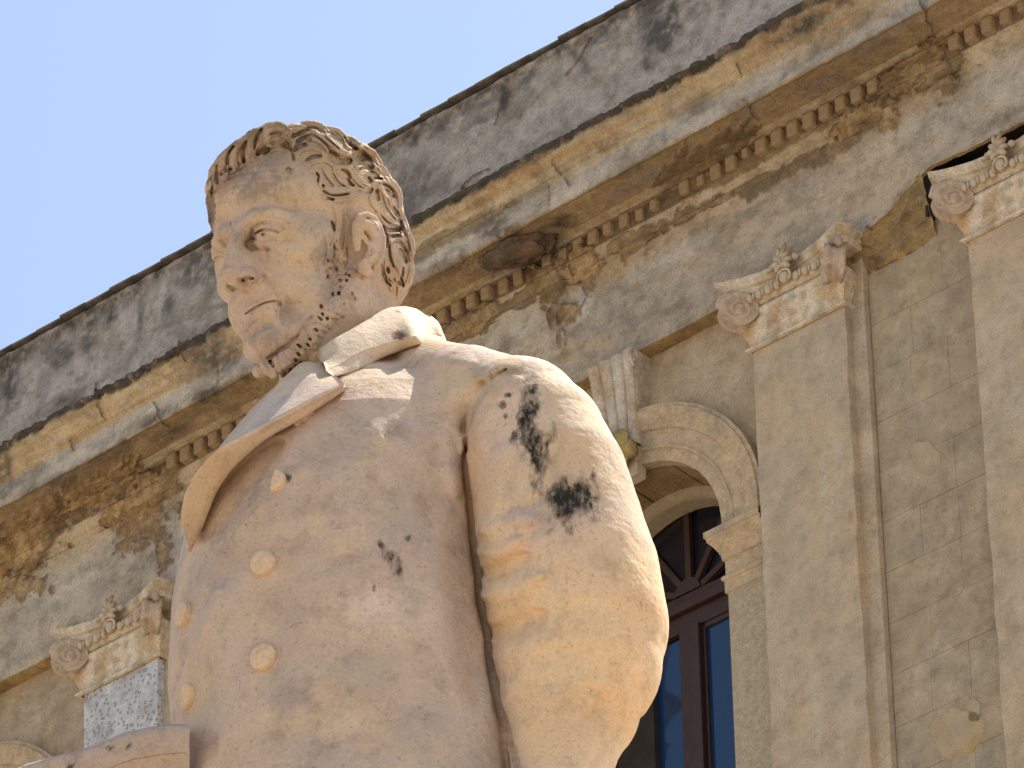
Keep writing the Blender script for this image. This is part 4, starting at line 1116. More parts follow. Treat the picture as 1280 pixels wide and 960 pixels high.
def beard(fd):
    """the strap of beard below the jaw, raised, then cut into short tufts with drilled holes"""
    line = [(422,318),(420,336),(425,352),(430,368),(420,384),(408,396),(398,408),(388,422),(374,438),(358,450),(342,460),(327,465)]
    H = fd.front(); pts = []; rad = []
    for i, (x, y) in enumerate(line):
        z = fd.zat(H, *pxs(fd, H, x, y)); r = 10 if i < 4 else (11 if i < 7 else (14 if i < 10 else 10))
        pts.append(px(x, y, z - r * .55)); rad.append(r)
    for i in range(1, len(pts)):                    # no sudden steps in depth where the chin is undercut
        pts[i][2] = max(pts[i][2], pts[i-1][2] - 14) if i < 8 else max(pts[i][2], pts[i-1][2] + 2)
    fd.cap(pts, [r * .8 for r in rad], 8)
    Hb = fd.front(); st = []; zz = lambda x, y: fd.zat(Hb, *pxs(fd, Hb, x, y))
    cl = curve(np.array(line, float), 6); d = np.gradient(cl, axis=0); L = np.concatenate([[0], np.cumsum(np.hypot(*np.diff(cl, axis=0).T))])
    pos = 0.0
    while pos < L[-1]:
        cx = np.interp(pos, L, cl[:, 0]); cy = np.interp(pos, L, cl[:, 1]); dx = np.interp(pos, L, d[:, 0]); dy = np.interp(pos, L, d[:, 1]); m_ = math.hypot(dx, dy); dx /= m_; dy /= m_
        nx, ny = -dy, dx; fr = pos / L[-1]
        if fr < .38:
            for q in range(3):
                a = cx + rh.uniform(-15, 10); b = cy + rh.uniform(-5, 5); z = zz(a, b); an = rh.uniform(0, 3)
                fd.cap([px(a, b, z - 1), px(a + 3 * math.cos(an), b + 4 * abs(math.sin(an)), z - 1)], rh.uniform(2.4, 4.2), 1.0)
            pos += 4.0
        else:
            w = 9 + 5 * min(fr, .8) - 4 * max(0, (fr - .88) / .12) + rh.uniform(-2, 2); sk = rh.uniform(-4, 6); r = rh.uniform(3.2, 5.2)
            sp = [(cx + nx * w * t + dx * sk * t + rh.uniform(-1, 1), cy + ny * w * t + dy * sk * t) for t in (-1, -.35, .3, .95)]
            fd.cap([px(x, y, zz(x, y) - r * .35 + 1.2) for x, y in sp], [r * .7, r, r, r * .6], 1.2)
            if rh.random() < .5:
                o_ = r + 1.2; t0 = rh.uniform(-.7, .1); t1 = t0 + rh.uniform(.3, .8)
                st.append(([(cx + dx * o_ + nx * w * t, cy + dy * o_ + ny * w * t) for t in (t0, (t0 + t1) / 2, t1)], 1.5, -rh.uniform(4, 8)))
            pos += r * 1.75
    for (x, y) in ((433,350),(440,366),(409,345),(436,344),(443,372),(423,366),(401,382),(403,392)):
        st.append(([(x, y), (x + rh.uniform(-.5, 1), y + rh.uniform(1, 3.5))], rh.uniform(1.1, 1.7), -rh.uniform(3.5, 6.5)))
    for i in range(10):
        x = rh.uniform(402, 440); y = rh.uniform(308, 380); st.append(([(x, y), (x + rh.uniform(-2, 2), y + 2)], 1.3, -3))
    st.append(([(334,447),(344,443),(350,437),(358,433),(366,425),(372,421)], 2.6, -3.5)); st.append(([(372,420),(379,411),(384,402),(390,395)], 2.2, -3))
    stamp(fd, st, 24)

m_marble = stone('statue_marble', (0.62, 0.48, 0.34), attr=True, var=0.07, nscale=9, bump=0.45, bscale=110, rough=0.8, bdist=0.005, speck=.35, tone=(1.11, 1.08, 1.07))
def add_stain(m):
    nt = m.node_tree; N_ = nt.nodes; L_ = nt.links; b = N_['Principled BSDF']
    old = b.inputs['Base Color'].links[0].from_socket
    at = N_.new('ShaderNodeAttribute'); at.attribute_name = 'Stain'; tc = N_.new('ShaderNodeTexCoord')
    n1 = N_.new('ShaderNodeTexNoise'); n1.inputs['Scale'].default_value = 95; n1.inputs['Detail'].default_value = 8; n1.inputs['Roughness'].default_value = .75; mp = N_.new('ShaderNodeMapping'); mp.inputs['Scale'].default_value = (1, 1, .45); L_.new(tc.outputs['Object'], mp.inputs['Vector']); L_.new(mp.outputs[0], n1.inputs['Vector'])
    a = N_.new('ShaderNodeMath'); a.operation = 'MULTIPLY_ADD'; L_.new(n1.outputs['Fac'], a.inputs[0]); a.inputs[1].default_value = 2.1; L_.new(at.outputs['Fac'], a.inputs[2])
    r = N_.new('ShaderNodeMapRange'); r.inputs['From Min'].default_value = 1.5; r.inputs['From Max'].default_value = 2.2; L_.new(a.outputs[0], r.inputs['Value'])
    g = N_.new('ShaderNodeMath'); g.operation = 'GREATER_THAN'; L_.new(at.outputs['Fac'], g.inputs[0]); g.inputs[1].default_value = 0.02
    r2 = N_.new('ShaderNodeMath'); r2.operation = 'MULTIPLY'; L_.new(r.outputs[0], r2.inputs[0]); L_.new(g.outputs[0], r2.inputs[1])
    x = N_.new('ShaderNodeMix'); x.data_type = 'RGBA'; L_.new(r2.outputs[0], x.inputs[0]); L_.new(old, x.inputs[6]); x.inputs[7].default_value = (0.026, 0.023, 0.019, 1)
    L_.new(x.outputs[2], b.inputs['Base Color'])
add_stain(m_marble)
def stain_of(V, marks):
    kz = 1 - V[:, 2] / FOC; X = V[:, 0] / kz + 640; Y = 480 - V[:, 1] / kz; m = np.zeros(len(V), np.float32)
    w1 = fbm(V[:, 0] / 14, V[:, 1] / 26, V[:, 2] / 18, 3, .6)
    for (x, y, rx, ry, an, st) in marks:
        a = math.radians(an); dx = X - x; dy = Y - y
        u = (dx * math.cos(a) + dy * math.sin(a)) / rx; v = (-dx * math.sin(a) + dy * math.cos(a)) / ry
        m = np.maximum(m, np.clip(1.45 - np.hypot(u, v) * .62 + .8 * w1, 0, 1) * st)
    return m

def stone_col(V, pale=0.5):
    """marble tone: cream to rosy grey, grained by position"""
    x, y, z = V[:, 0] / 100, V[:, 1] / 100, V[:, 2] / 100
    a = fbm(x * 1.5, y * 1.5, z * 1.5, 5, .6); b = fbm(x * 5, y * 5, z * 5, 5, .65); g = fbm(x * 2.2 + 5, y * 2.2, z * 2.2, 4, .6)
    c = np.ones((len(V), 3)) * np.array([0.56, 0.43, 0.29])
    c = mix(c, np.array([0.53, 0.405, 0.32]), np.clip(.45 + a * 2, 0, 1))
    c = mix(c, np.array([0.62, 0.475, 0.32]), np.clip(b * 1.6, 0, 1) * .6)
    c = mix(c, np.array([0.40, 0.33, 0.27]), sstep(.25, .6, g) * .5)
    c = mix(c, np.array([0.56, 0.38, 0.20]), sstep(.2, .5, fbm(x * 1.1, y * 1.1 + 9, z, 3)) * .45)
    return c
def spot(c, V, H_fd, marks, colr):
    """lichen, soot and painted light marks of their own shape: (x, y, rx, ry, turn, strength)"""
    kz = 1 - V[:, 2] / FOC; X = V[:, 0] / kz + 640; Y = 480 - V[:, 1] / kz
    w1 = fbm(V[:, 0] / 9, V[:, 1] / 16, V[:, 2] / 12, 4, .65); w2 = fbm(V[:, 0] / 3.5, V[:, 1] / 5, V[:, 2] / 4, 3, .7)
    for (x, y, rx, ry, an, st) in marks:
        a = math.radians(an); dx = X - x; dy = Y - y
        u = (dx * math.cos(a) + dy * math.sin(a)) / rx; v = (-dx * math.sin(a) + dy * math.cos(a)) / ry
        sf = .35 if st < .75 else 0; m_ = sstep(1.25 + sf, .7 - sf, np.hypot(u, v) + 0.9 * w1 + .7 * w2) * st
        c = mix(c, np.array(colr), np.clip(m_, 0, .93))
    return c
def cavity(fd, V, r=4.0):
    """how hollow the surface is, for shade painted into hollows: sample the field a little way off the surface"""
    def smp(P_):
        G = np.clip((P_ - fd.lo) / fd.vox, 0, fd.n - 1.001); i = G.astype(int); t = G - i; r_ = 0
        for a in (0, 1):
            for b in (0, 1):
                for c_ in (0, 1):
                    w = (t[:, 0] if a else 1 - t[:, 0]) * (t[:, 1] if b else 1 - t[:, 1]) * (t[:, 2] if c_ else 1 - t[:, 2])
                    r_ = r_ + w * fd.F[i[:, 0] + a, i[:, 1] + b, i[:, 2] + c_]
        return r_
    g = []
    for ax in range(3):
        d = np.zeros(3); d[ax] = fd.vox * 1.5; g.append(smp(V + d) - smp(V - d))
    g = np.stack(g, 1); g /= np.linalg.norm(g, axis=1)[:, None] + 1e-6
    o = np.zeros(len(V))
    for rr in (r, r * 2):
        o += np.clip((rr - smp(V + g * rr)) / rr, 0, 1.3) * .5
    return o, g

statue = empty('statue')
SB = st2w(bp_(0, 0, -1500)); statue.location = Vector(SB)
tag(statue, 'warm marble statue of a bearded man in a buttoned overcoat, black stains on one sleeve', 'statue')
def s_mesh(name, V, Q, c, parent=statue, mat=None, smooth=True, label=None, stain=None):
    W = st2w(V) - np.array(SB); me = mesh_np(name, W, Q, c, smooth)
    if stain is not None:
        at = me.attributes.new('Stain', 'FLOAT', 'POINT'); at.data.foreach_set('value', np.ascontiguousarray(stain, np.float32))
    o = link(name, me, parent, mat or m_marble)
    if label: o['label'] = label
    return o

def lay_locks(fd):
    H = fd.front()
    for pts, rad, up in LOCKS:
        # thin the spine into a smooth curve, laid on the skin
        cv = curve(np.column_stack([np.array(pts, float), np.array(rad, float)]), 3)
        xs_, ys_, rs_ = cv[:, 0], cv[:, 1], np.maximum(cv[:, 2], 1.2)
        q = []
        for x, y, r in zip(xs_, ys_, rs_):
            z = fd.zat(H, *pxs(fd, H, x, y)); q.append(px(x, y, z - r + up * 1.0))
        z_ = np.array([p[2] for p in q]); z_[1:-1] = (z_[:-2] + z_[1:-1] + z_[2:]) / 3; z_[1:-1] = (z_[:-2] + z_[1:-1] + z_[2:]) / 3
        for p, z in zip(q, z_): p[2] = z
        fd.cap(q, list(rs_), 1.6)

def head_all():
    fd = build_head(); hair(fd)
    # forehead cleared of hair
    stamp(fd, FACE, 22); core = fd.F + 4.5; lay_locks(fd); beard(fd)
    stamp(fd, GROOVES, 22)
    fd.F = np.minimum(fd.F, core)
    ear(fd)
    # fine chisel strokes along each lock
    fine = []
    for pts, rad, up in LOCKS:
        for off in (-.45, .45):
            P_ = np.array(pts, float); d = np.gradient(P_, axis=0); n_ = np.stack([-d[:, 1], d[:, 0]], 1); n_ /= np.linalg.norm(n_, axis=1)[:, None] + 1e-6
            fine.append(([tuple(p) for p in (P_ + n_ * off * np.array(rad)[:, None] * 1.1)], 1.1, -1.5))
    stamp(fd, fine, 16)
    # cut the neck flat where it meets the coat
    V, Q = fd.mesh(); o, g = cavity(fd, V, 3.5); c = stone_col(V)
    V = V + g * (0.6 * fbm(V[:, 0] / 13, V[:, 1] / 13, V[:, 2] / 13, 3) + .5 * fbm(V[:, 0] / 4, V[:, 1] / 4, V[:, 2] / 4, 2))[:, None]
    c = spot(c, V, fd, [(290,225,36,15,-25,.62),(325,235,34,11,-20,.5),(345,205,18,9,-20,.35),(405,318,14,18,0,.6),(415,350,16,22,0,.4),(362,392,14,12,0,.4),(330,418,26,14,0,.45),(300,300,8,14,0,.3),(390,280,20,16,0,.25)], (0.22, 0.19, 0.18))
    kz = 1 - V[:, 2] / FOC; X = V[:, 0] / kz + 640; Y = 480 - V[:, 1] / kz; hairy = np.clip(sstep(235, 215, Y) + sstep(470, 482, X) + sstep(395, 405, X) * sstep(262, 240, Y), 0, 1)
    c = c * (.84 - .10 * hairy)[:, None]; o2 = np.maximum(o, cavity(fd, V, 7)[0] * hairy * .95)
    c = mix(c, np.array([0.13, 0.085, 0.055]), sstep(.35, .95, o2) * (.42 + .38 * hairy))  # shade of hair and beard hollows painted into the colour
    top = sstep(215, 185, Y - (X - 300) * -.2) * sstep(380, 350, X) + sstep(215, 195, Y) * sstep(360, 380, X) * .5
    w = fbm(V[:, 0] / 14, V[:, 1] / 14, V[:, 2] / 14, 4)
    c = mix(c, np.array([0.19, 0.135, 0.085]), np.clip(top * (.75 + w), 0, .85))
    c = spot(c, V, fd, [(263,258,6,30,0,.8),(261,285,4,16,0,.8)], (0.13, 0.105, 0.08))
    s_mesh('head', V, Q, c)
    return fd
# ---------------------------------------------------------------- the overcoat
TORSO = np.array([  # height u, half width, half depth, side shift, forward shift
 (0, 60, 55, 0, -8), (-50, 84, 66, 0, -10), (-100, 136, 98, 10, -4), (-150, 178, 126, 18, 0), (-200, 196, 151, 24, 4), (-250, 202, 165, 24, 9), (-310, 208, 172, 22, 15), (-380, 212, 174, 18, 18),
 (-480, 217, 174, 18, 18), (-580, 218, 172, 24, 12), (-680, 230, 178, 30, 10), (-800, 250, 190, 30, 6), (-1000, 262, 200, 30, 0)])
def torso_d(l, f, u):
    U_ = -TORSO[:, 0]; q = -u
    a = np.interp(q, U_, TORSO[:, 1]).astype(np.float32); b = np.interp(q, U_, TORSO[:, 2]).astype(np.float32)
    l = l - np.interp(q, U_, TORSO[:, 3]).astype(np.float32); f = f - np.interp(q, U_, TORSO[:, 4]).astype(np.float32)
    k0 = np.sqrt((l / a) ** 2 + (f / b) ** 2); k1 = np.sqrt((l / (a * a)) ** 2 + (f / (b * b)) ** 2) + 1e-5
    d = k0 * (k0 - 1) / k1
    return np.clip(np.maximum(d * .8, (u + 8) * .9), -60, 60)
VOX_C = 2.3
LPL_R = [(430,480),(400,494),(370,510),(342,525),(318,538),(296,550),(275,562),(258,577),(243,596),(231,622),(227,650),(236,682)]
LPL_E = [(431,488),(403,506),(376,524),(350,538),(330,550),(312,564),(295,580),(280,597),(268,616),(257,642),(248,666),(238,690)]
LPL_I = [(406,456),(380,453),(358,470),(338,492),(320,516),(304,540),(294,553),(284,572),(270,590),(256,612),(248,640),(243,675)]
LPL_F = [126, 132, 135, 150, 162, 170, 172, 172, 170, 166, 160, 150]
def build_coat():
    fd = Field(px(195, 1010, 0) + np.array([0, 0, -170.0]), px(850, 372, 0) + np.array([0, 0, 780.0]), VOX_C)
    n0 = fd.n[0]
    for i in range(0, n0, 40):                       # slab by slab
        X = fd.ax[0][i:i+40][:, None, None] - B0[0]; Y = fd.ax[1][None, :, None] - B0[1]; Z = fd.ax[2][None, None, :] - B0[2]
        l = BL[0] * X + BL[1] * Y + BL[2] * Z; f = BF[0] * X + BF[1] * Y + BF[2] * Z; u = UPW[0] * X + UPW[1] * Y + UPW[2] * Z
        fd.F[i:i+40] = torso_d(l, f, u)
    # shoulder slope and padded shoulder
    fd.cap([inv_b(520, 452, -20), inv_b(585, 492, -10), inv_b(650, 530, -5)], [32, 60, 78], 30)
    # chest fullness and belly
    # left sleeve, elbow out, forearm turned back down to the pocket
    arm = [(650,526,78,-8),(668,556,88,-12),(686,604,95,-20),(699,662,101,-30),(712,722,107,-42),(722,780,108,-52),(722,828,99,-52),(712,880,84,-44),(704,934,66,-26),(700,990,54,-4),(694,1050,50,20)]
    fd.cap([inv_b(x, y, f) for x, y, r, f in arm], [r for x, y, r, f in arm], 7)
    return fd

def coat_all():
    fd = build_coat()
    S_ = [
     # armhole: hollow in front of the shoulder, seam, and the deep fold down the side
     ([(604,478),(588,502),(579,540)], 10, -8), ([(634,462),(612,477),(596,500),(584,530),(583,565)], 5.0, -7), ([(566,480),(558,520),(560,570),(570,620)], 12, 5),
     ([(548,560),(556,640),(566,720),(578,800),(596,880)], 22, -5), 
     # pinched folds of the sleeve
     ([(600,664),(630,654),(664,648)], 14, 9), ([(602,718),(634,710),(660,694)], 10, -10), ([(600,690),(625,686),(650,672)], 11, 9),
     ([(606,744),(640,736),(676,718)], 15, 9), ([(610,792),(645,784),(680,766)], 11, -10), ([(604,640),(625,640),(655,632),(680,622)], 7, -4),
     ([(620,820),(650,818),(690,800)], 16, 4), ([(628,560),(622,600),(615,640)], 14, 3), ([(640,930),(680,880),(730,850)], 10, 2), ([(800,900),(760,880),(720,900)], 8, -2), ([(735,960),(760,925),(790,890)], 5, -2.5),
     # shoulder cap ridge and dimple
     ([(622,500),(632,484),(650,474)], 9, 3), ([(612,510),(602,540),(604,570)], 9, 4),
     # coat front: the overlapping edge, soft drag folds
     ([(262,735),(250,760),(232,800),(222,850)], 5, -2.5), ([(330,640),(300,690),(268,730)], 12, -3), ([(275,735),(262,770),(248,810)], 9, 4),
     ([(350,555),(310,590),(280,630),(255,670)], 16, -13), ([(470,540),(440,600),(430,680)], 30, 4), ([(380,600),(360,680),(350,780)], 24, -3),
     ([(420,720),(380,800),(360,900)], 30, 4), ([(560,640),(550,740),(570,860)], 22, 5), ([(500,700),(490,800),(500,900)], 26, -3), ([(420,860),(400,920),(400,980)], 18, -3.5), ([(290,740),(300,850),(290,950)], 22, 3),
     ([(480,560),(520,600),(540,650)], 10, -2), ([(500,440),(545,450),(590,452)], 12, 3),
    ]
    stamp(fd, S_, 40)
    Hc = fd.front()
    cr = curve(np.array([(586,560),(590,610),(596,660),(601,710),(606,760),(613,810),(623,860),(636,905),(648,950),(656,1000)], float), 4)
    zc = np.array([min(fd.zat(Hc, *pxs(fd, Hc, x - 22, y)), fd.zat(Hc, *pxs(fd, Hc, x + 22, y))) for x, y in cr]); zc = np.polyval(np.polyfit(np.arange(len(zc)), zc, 3), np.arange(len(zc)))
    fd.cap([px(x + 2, y, z - 92) for (x, y), z in zip(cr, zc)], 46, 8)
    Hc = fd.front()
    for dz, r_ in ((-2, 4.0), (6, 5), (14, 6)):
        cpt = []
        for x, y in cr:
            zs = [fd.zat(Hc, *pxs(fd, Hc, x + d, y)) for d in (-4, -2, 0, 2, 4)]; j = int(np.argmin(zs)); cpt.append(px(x + (-4, -2, 0, 2, 4)[j], y, min(zs) - dz))
        cpt = np.array(cpt); 
        for _ in range(3): cpt[1:-1] = (cpt[:-2] + 2 * cpt[1:-1] + cpt[2:]) / 4
        fd.cap(list(cpt), [r_ * .5] + [r_] * (len(cpt) - 2) + [r_], 4, 'sub')
    H = fd.front()
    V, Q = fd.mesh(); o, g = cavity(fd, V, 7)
    V = V + g * (0.8 * fbm(V[:, 0] / 14, V[:, 1] / 14, V[:, 2] / 14, 4, .7) + 2.0 * fbm(V[:, 0] / 110, V[:, 1] / 110, V[:, 2] / 110, 2))[:, None]
    c = stone_col(V)
    kz = 1 - V[:, 2] / FOC; X_ = V[:, 0] / kz + 640; Y_ = 480 - V[:, 1] / kz
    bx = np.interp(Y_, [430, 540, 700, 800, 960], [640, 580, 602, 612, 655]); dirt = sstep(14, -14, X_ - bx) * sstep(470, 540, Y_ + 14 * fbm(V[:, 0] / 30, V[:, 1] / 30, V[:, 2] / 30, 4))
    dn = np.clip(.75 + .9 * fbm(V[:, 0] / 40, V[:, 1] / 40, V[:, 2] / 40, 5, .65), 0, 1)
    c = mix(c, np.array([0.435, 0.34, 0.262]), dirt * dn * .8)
    c = mix(c, np.array([0.68, 0.49, 0.29]), sstep(-5, 20, X_ - bx) * sstep(600, 740, Y_) * .75)  # lower sleeve paler and warmer: ground bounce painted into the colour
    K = (0.022, 0.020, 0.018)
    c = mix(c, np.array([0.22, 0.14, 0.08]), sstep(.42, .95, o) * .85)  # shade of creases and the armhole fold painted into the colour
    st = stain_of(V, [(660,515,9,24,8,1.1),(664,545,12,20,0,1.0),(654,500,6,16,10,.9),(669,484,4,7,0,.9),(672,575,7,26,0,1.0),(684,560,5,18,0,.9),(690,545,5,12,0,.8),(712,625,24,20,-30,1.1),(700,610,12,8,0,.9),(726,612,6,18,0,.9),(716,650,14,12,0,.6),(738,650,7,9,0,.5),
        (637,494,4,3,0,1),(628,507,5,4,0,1),(632,520,3,4,0,.8),(640,533,3,4,0,.7),(643,545,5,7,0,1),(632,530,2,2,0,.8), (613,470,5,4,0,.6),
        (478,682,4,8,-20,1.0),(488,694,5,8,-20,.95),(498,705,4,13,0,.85),(492,715,4,8,0,.5),(467,736,2,7,10,.8),(510,672,3,3,0,.8),(416,602,2,5,0,.5),(360,597,4,4,0,1.2)])
    c = spot(c, V, fd, [(645,462,20,6,-12,.7),(600,470,16,10,30,.3),(665,470,10,10,0,.5)], (0.20, 0.17, 0.10))
    c = spot(c, V, fd, [(300,640,44,16,-45,.6),(270,710,34,22,-45,.5),(360,870,24,18,0,.6),(440,860,40,30,0,.3),(500,650,44,34,0,.45),(430,560,40,20,-20,.3),(350,760,30,24,0,.3),(520,900,50,20,0,.3),(400,940,40,14,0,.3),(340,620,24,30,0,.3),(580,740,18,60,0,.15),(490,470,60,20,-20,.15),(690,640,44,30,-20,.35),(480,440,30,9,-20,.2)], (0.30, 0.25, 0.22))
    c = spot(c, V, fd, [(520,760,60,30,10,.25),(600,860,30,60,0,.25),(460,760,30,20,0,.3),(430,900,30,20,0,.3),(560,570,20,30,0,.2)], (0.66, 0.56, 0.46))
    c = spot(c, V, fd, [(770,880,50,40,20,.5),(700,900,60,40,0,.35),(800,760,30,50,0,.3),(590,600,10,90,0,.35),(440,890,50,30,0,.3),(330,700,40,60,0,.15)], (0.62, 0.38, 0.17))  # bounce glow painted orange on the elbow and beside the armhole fold
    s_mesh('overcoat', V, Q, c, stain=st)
    return fd, H
coat_fd, COAT_H = coat_all()
def cz(x, y): return coat_fd.zat(COAT_H, *pxs(coat_fd, COAT_H, x, y))
def cnorm(x, y, d=9):
    a = np.array([px(x - d, y, cz(x - d, y)), px(x + d, y, cz(x + d, y)), px(x, y - d, cz(x, y - d)), px(x, y + d, cz(x, y + d))])
    n = np.cross(a[1] - a[0], a[2] - a[3]); return n / np.linalg.norm(n)

def loft(name, rows, colf=None, cap=True, closed=False, it=2, label=None, rough=.8, m=5):
    """skin through rows of points (each row a cross-section), made fine and slightly uneven"""
    R_ = np.array(rows, float)                                     # stations x section x 3
    A = np.stack([curve(R_[:, j], m) for j in range(R_.shape[1])], 1)
    B = np.stack([curve(A[i], m) for i in range(A.shape[0])], 0)
    if cap:
        cc_ = B[0].mean(0); B = np.concatenate([[B[0] * .02 + cc_ * .98], [B[0] * .5 + cc_ * .5], [B[0]], B]); 
    n, k = B.shape[:2]; V = B.reshape(-1, 3)
    I, J = np.meshgrid(np.arange(n - 1), np.arange(k - 1), indexing='ij'); a = (I * k + J).ravel()
    Q = np.stack([a, a + 1, a + k + 1, a + k], 1)
    V = V + rough * np.stack([fbm(V[:, 0] / 12 + q * 9, V[:, 1] / 12, V[:, 2] / 12, 4) for q in range(3)], 1)
    c = stone_col(V)
    if colf: c = colf(V, c)
    return s_mesh(name, V, Q, c, label=label)

# lapel: face, rolled rim, underside
def lapel():
    rows = []
    N_ = len(LPL_R)
    def sm(P_, off):
        z = np.array([cz(*p) for p in P_]); q = np.polyval(np.polyfit(np.arange(8), z, 2), np.arange(8)); return q + max(0, (z - q).max()) + off
    zi = sm(LPL_I[:8], 4); zr = sm(LPL_R[:8], 9); ZR = []; ZI = []
    for i in range(N_):
        I, R, E = LPL_I[i], LPL_R[i], LPL_E[i]; off = np.interp(i / (N_ - 1), [0, .25, .6, .85, 1], [12, 24, 44, 30, -4])
        z = cz(*E) + off + .75 * math.hypot(E[0] - R[0], E[1] - R[1]) + 6
        ZR.append(max(z, zr[i] + 6) if i < 6 else z)
        ZI.append(min(zi[i], ZR[-1] - 2) if i < 6 else ZR[-1] - 34)
    ZR = np.array(ZR); ZI = np.array(ZI)
    for _ in range(3):
        for Z in (ZR, ZI): Z[1:-1] = (Z[:-2] + 2 * Z[1:-1] + Z[2:]) / 4
    for i in range(N_):
        I, R, E = LPL_I[i], LPL_R[i], LPL_E[i]; t = i / (N_ - 1)
        off = np.interp(t, [0, .25, .6, .85, 1], [12, 24, 44, 30, -4])
        e = px(*E, cz(*E) + off); dy = math.hypot(E[0] - R[0], E[1] - R[1])
        r = px(*R, e[2] + .75 * dy + 3)
        if i < 7: a = inv_b(*I, LPL_F[i]); a[2] = min(a[2], r[2] - 4) if i > 3 else a[2]
        else: a = px(*I, r[2] - 34)
        a = px(*I, ZI[i]); r = px(*R, ZR[i]); e = px(*E, ZR[i] - .75 * dy - 3)
        mid = .5 * (a + r) + np.array([0, 0, 5.0])
        mid = .5 * (a + r) + np.array([0, 0, 2.0 + 3 * (i > 7)])
        r2 = r * .88 + a * .12 + np.array([-.5, 1.0, 2.5]); r1 = r + np.array([0, -.5, 1.0])
        em = .5 * (r + e) + np.array([-1.5, -1, 1.5])
        und = e + np.array([3, 2, -14.0]); inn = px(E[0] + 2, E[1] - 4, cz(*E) - 14)
        bk = a + np.array([0, -4, -40.0])
        rows.append([bk, a, mid, r2, r1, em, e, und, inn])
    # close off the notch end
    loft('lapel', rows, lambda V, c: spot(c, V, None, [(330,520,60,16,-38,.5),(420,440,60,16,-38,.3)], (0.50, 0.43, 0.38)))  # bluish shade on the lapel face painted as greyer colour
lapel()

def collar():
    T = [(398,437),(412,428),(426,420),(442,411),(462,399),(482,388),(501,384),(520,387),(536,397)]
    TF = [102, 92, 80, 63, 35, 8, -18, -48, -80]
    R = [(408,463),(426,456),(444,445),(462,437),(482,431),(502,425),(522,420),(540,417),(553,421)]
    E = [(418,471),(434,467),(452,460),(470,451),(488,443),(507,436),(526,430),(542,428),(556,431)]
    rows = []; ez = np.array([cz(*E[i]) for i in range(7)]); ez = np.polyval(np.polyfit(np.arange(7), ez, 2), np.arange(7)) + 3
    for i in range(9):
        a = inv_b(*T[i], TF[i])
        if i < 7: e = px(*E[i], ez[i] + min(9, 2 + 3 * i)); r = px(*R[i], e[2] + min(8, 3 + 2 * i))
        else: e = inv_b(*E[i], -60 - 25 * (i - 7)); r = inv_b(*R[i], -60 - 28 * (i - 7))
        if i < 7: e[2] = max(e[2], cz(*E[i]) + 5); r[2] = max(r[2], cz(*R[i]) + 9); a[2] = max(a[2], cz(*T[i]) + 4) if i < 5 else a[2]
        if i == 0: a[2] -= 30
        mid = .5 * (a + r) + np.array([.35, .5, .6]) * min(6, 1 + 2 * i)
        if 0 < i < 6: mid[2] = max(mid[2], cz((T[i][0] + R[i][0]) / 2, (T[i][1] + R[i][1]) / 2) + 8)
        bk = a + np.array([-3, -10, -22.0]); und = e + np.array([0, 1, -16.0])
        rows.append([bk, a + np.array([0, -1, -3]), a + np.array([.5, .5, 2.]), mid, r * .85 + mid * .15 + np.array([0, 0, 2.]), r, .5 * (r + e) + np.array([1, -1, 2.5]), e, und])
    # round the nape
    for k, ang in enumerate((.5, 1.0, 1.6)):
        last = rows[-1]; rows.append([p + np.array([2 - 8 * k, 2 + 0 * k, -26.0]) for p in last])
    loft('collar', rows, lambda V, c: spot(mix(c, np.array([0.60, 0.50, 0.38]), .35 * np.ones(len(V))), V, None, [(500,420,9,5,0,1.0),(497,390,3,2,0,1)], (0.12, 0.055, 0.035)))
collar()

# buttons
def button(x, y, r=16.5, broken=False, ang=0):
    z = cz(x, y); n = cnorm(x, y); c = px(x, y, z)
    t = np.cross(n, [0, 0, 1.0]); t /= np.linalg.norm(t); b = np.cross(n, t); K = 28
    prof = [(1.0, -4), (1.04, 1.5), (1.02, 5.6), (.92, 7.6), (.72, 7.0), (.45, 7.3), (0.02, 7.6)]
    V = []; rng_ = random.Random(int(x))
    for f_, h in prof:
        for k in range(K):
            a = 2 * math.pi * k / K; rr = r * f_ * (1 + .02 * math.sin(3 * a + x))
            p = c + (t * math.cos(a) + b * math.sin(a)) * rr + n * h
            if broken and ((p - c) @ (b * math.sin(ang) + t * math.cos(ang))) > r * .1: p = p - n * (h + 3)
            V.append(p)
    V = np.array(V); m_ = len(prof)
    Q = [(i * K + k, i * K + (k + 1) % K, (i + 1) * K + (k + 1) % K, (i + 1) * K + k) for i in range(m_ - 1) for k in range(K)]
    W = st2w(V) - np.array(SB)
    cc = mix(stone_col(V), np.array([0.64, 0.47, 0.29]), .6 * np.ones(len(V)))
    o = link('button', mesh_np('button', W, np.array(Q), cc), statue, m_marble)
    if broken: o['label'] = 'broken button beside a dark drilled hole'
    return o
for x, y, r in ((330,705,15.5),(330,822,16.5),(231,768,14.5),(236,871,15)): button(x, y, r)
button(344, 603, 15, True, 2.4); button(381, 524, 14, True, -1.2)

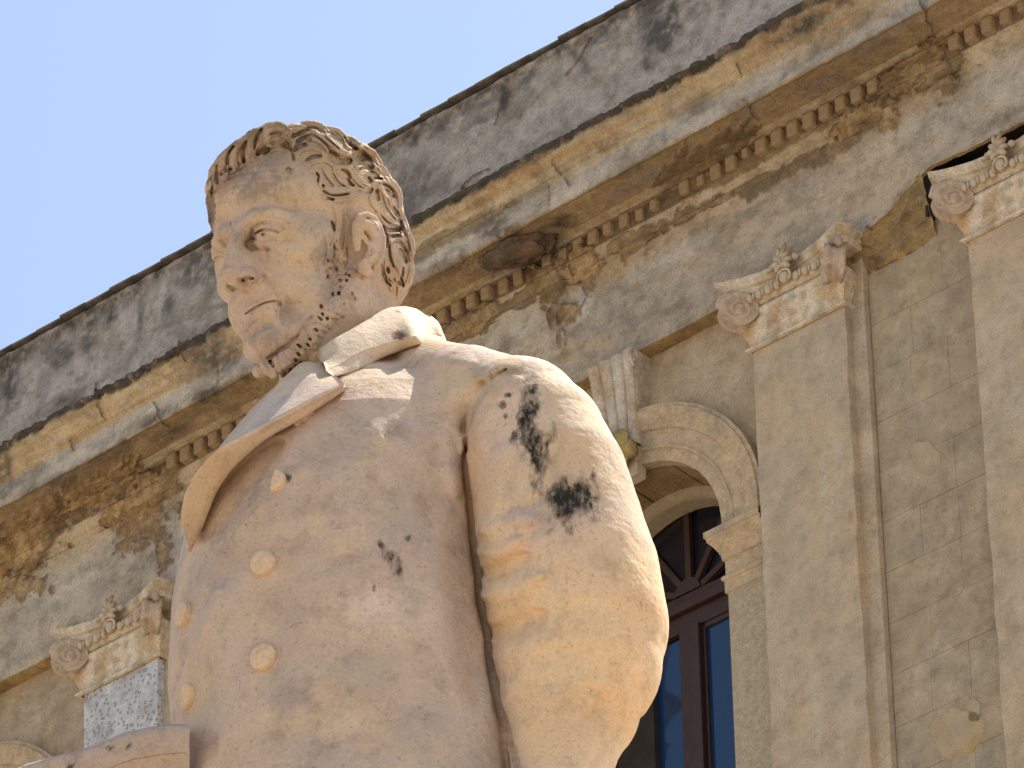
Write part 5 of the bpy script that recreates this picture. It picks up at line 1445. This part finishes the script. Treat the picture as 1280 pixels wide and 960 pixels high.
# his right forearm, crossing the bottom left corner in its stiff sleeve
def forearm():
    st_ = [(237,909),(232,906.5),(222,906),(200,908),(178,912),(155,917),(138,924),(124,931),(108,935),(90,941),(70,946),(50,951),(30,958),(0,972),(-40,990)]
    rows = []; zb = cz(240, 930) + 58
    for i, (x, y) in enumerate(st_):
        k = .93 if i == 0 else 1.0; z = zb - .45 * (237 - x) * .6
        yb = 1060; d = 70
        rows.append([px(x, y + 3, z - d), px(x, y, z - d * .6), px(x, y - 1, z - 14), px(x, y + 2, z - 4), px(x, y + 12, z * 1.0), px(x, y + 34, z + 3), px(x, y + 46, z - 1), px(x, yb, z - 30)])
    loft('forearm_sleeve', rows, lambda V, c: spot(mix(c, np.array([0.34, 0.285, 0.25]), .8 * np.ones(len(V))), V, None, [(138,934,4,2.2,0,1.3),(163,933,3.2,2,0,1.3),(87,957,4,2.2,0,1.2)], (0.03, 0.025, 0.02)), rough=1.4, m=4)
forearm()
head_all()

# the rest of the coat, the legs and the block they stand on, below the picture
def ring_loft(name, secs, mat=None):
    V = []; K = 40
    for (u, a, b, l0, f0) in secs:
        for k in range(K):
            t = 2 * math.pi * k / K; V.append(bp_(l0 + a * math.cos(t), f0 + b * math.sin(t), u))
    V = np.array(V); n = len(secs)
    Q = [(i * K + k, i * K + (k + 1) % K, (i + 1) * K + (k + 1) % K, (i + 1) * K + k) for i in range(n - 1) for k in range(K)]
    return s_mesh(name, V, np.array(Q), stone_col(V))
ring_loft('coat_skirt', [(-700, 222, 170, 4, 8), (-800, 240, 185, 6, 8), (-1000, 262, 205, 6, 0), (-1250, 280, 215, 6, 0), (-1500, 290, 220, 6, 0), (-1510, 200, 140, 6, 0)])
for sx in (-1, 1): ring_loft('trouser_leg', [(-1480, 82, 84, sx * 110, 0), (-1800, 70, 74, sx * 115, -6), (-2000, 72, 80, sx * 118, 0), (-2060, 70, 120, sx * 120, 40)])
pd = empty('pedestal'); pb = st2w(bp_(0, 0, -2060)); pd.location = (pb[0], pb[1], 0)
pd.rotation_euler = (0, 0, math.atan2(float((CX * BF[0] + CU * BF[1] - CF * BF[2])[1]), float((CX * BF[0] + CU * BF[1] - CF * BF[2])[0])))
m_ped = stone('pedestal_stone', (0.45, 0.37, 0.27), var=.15, nscale=4, bump=.4, bscale=40)
for nm, w, z0, z1 in (('base_step', .95, 0, .35), ('base_moulding', .8, .35, .6), ('shaft_block', .62, .6, pb[2] - .25), ('top_moulding', .72, pb[2] - .25, pb[2] - .1), ('plinth_block', .5, pb[2] - .1, pb[2])):
    bm = bmesh.new(); bmesh.ops.create_cube(bm, size=1)
    for v in bm.verts: v.co = Vector((v.co.x * 2 * w * .8, v.co.y * 2 * w * .8, z0 + (v.co.z + .5) * (z1 - z0 - .002)))
    link(nm, fin(bm, nm, bevel=.02, seg=2), pd, m_ped)
tag(pd, 'stone pedestal carrying the marble statue', 'pedestal')
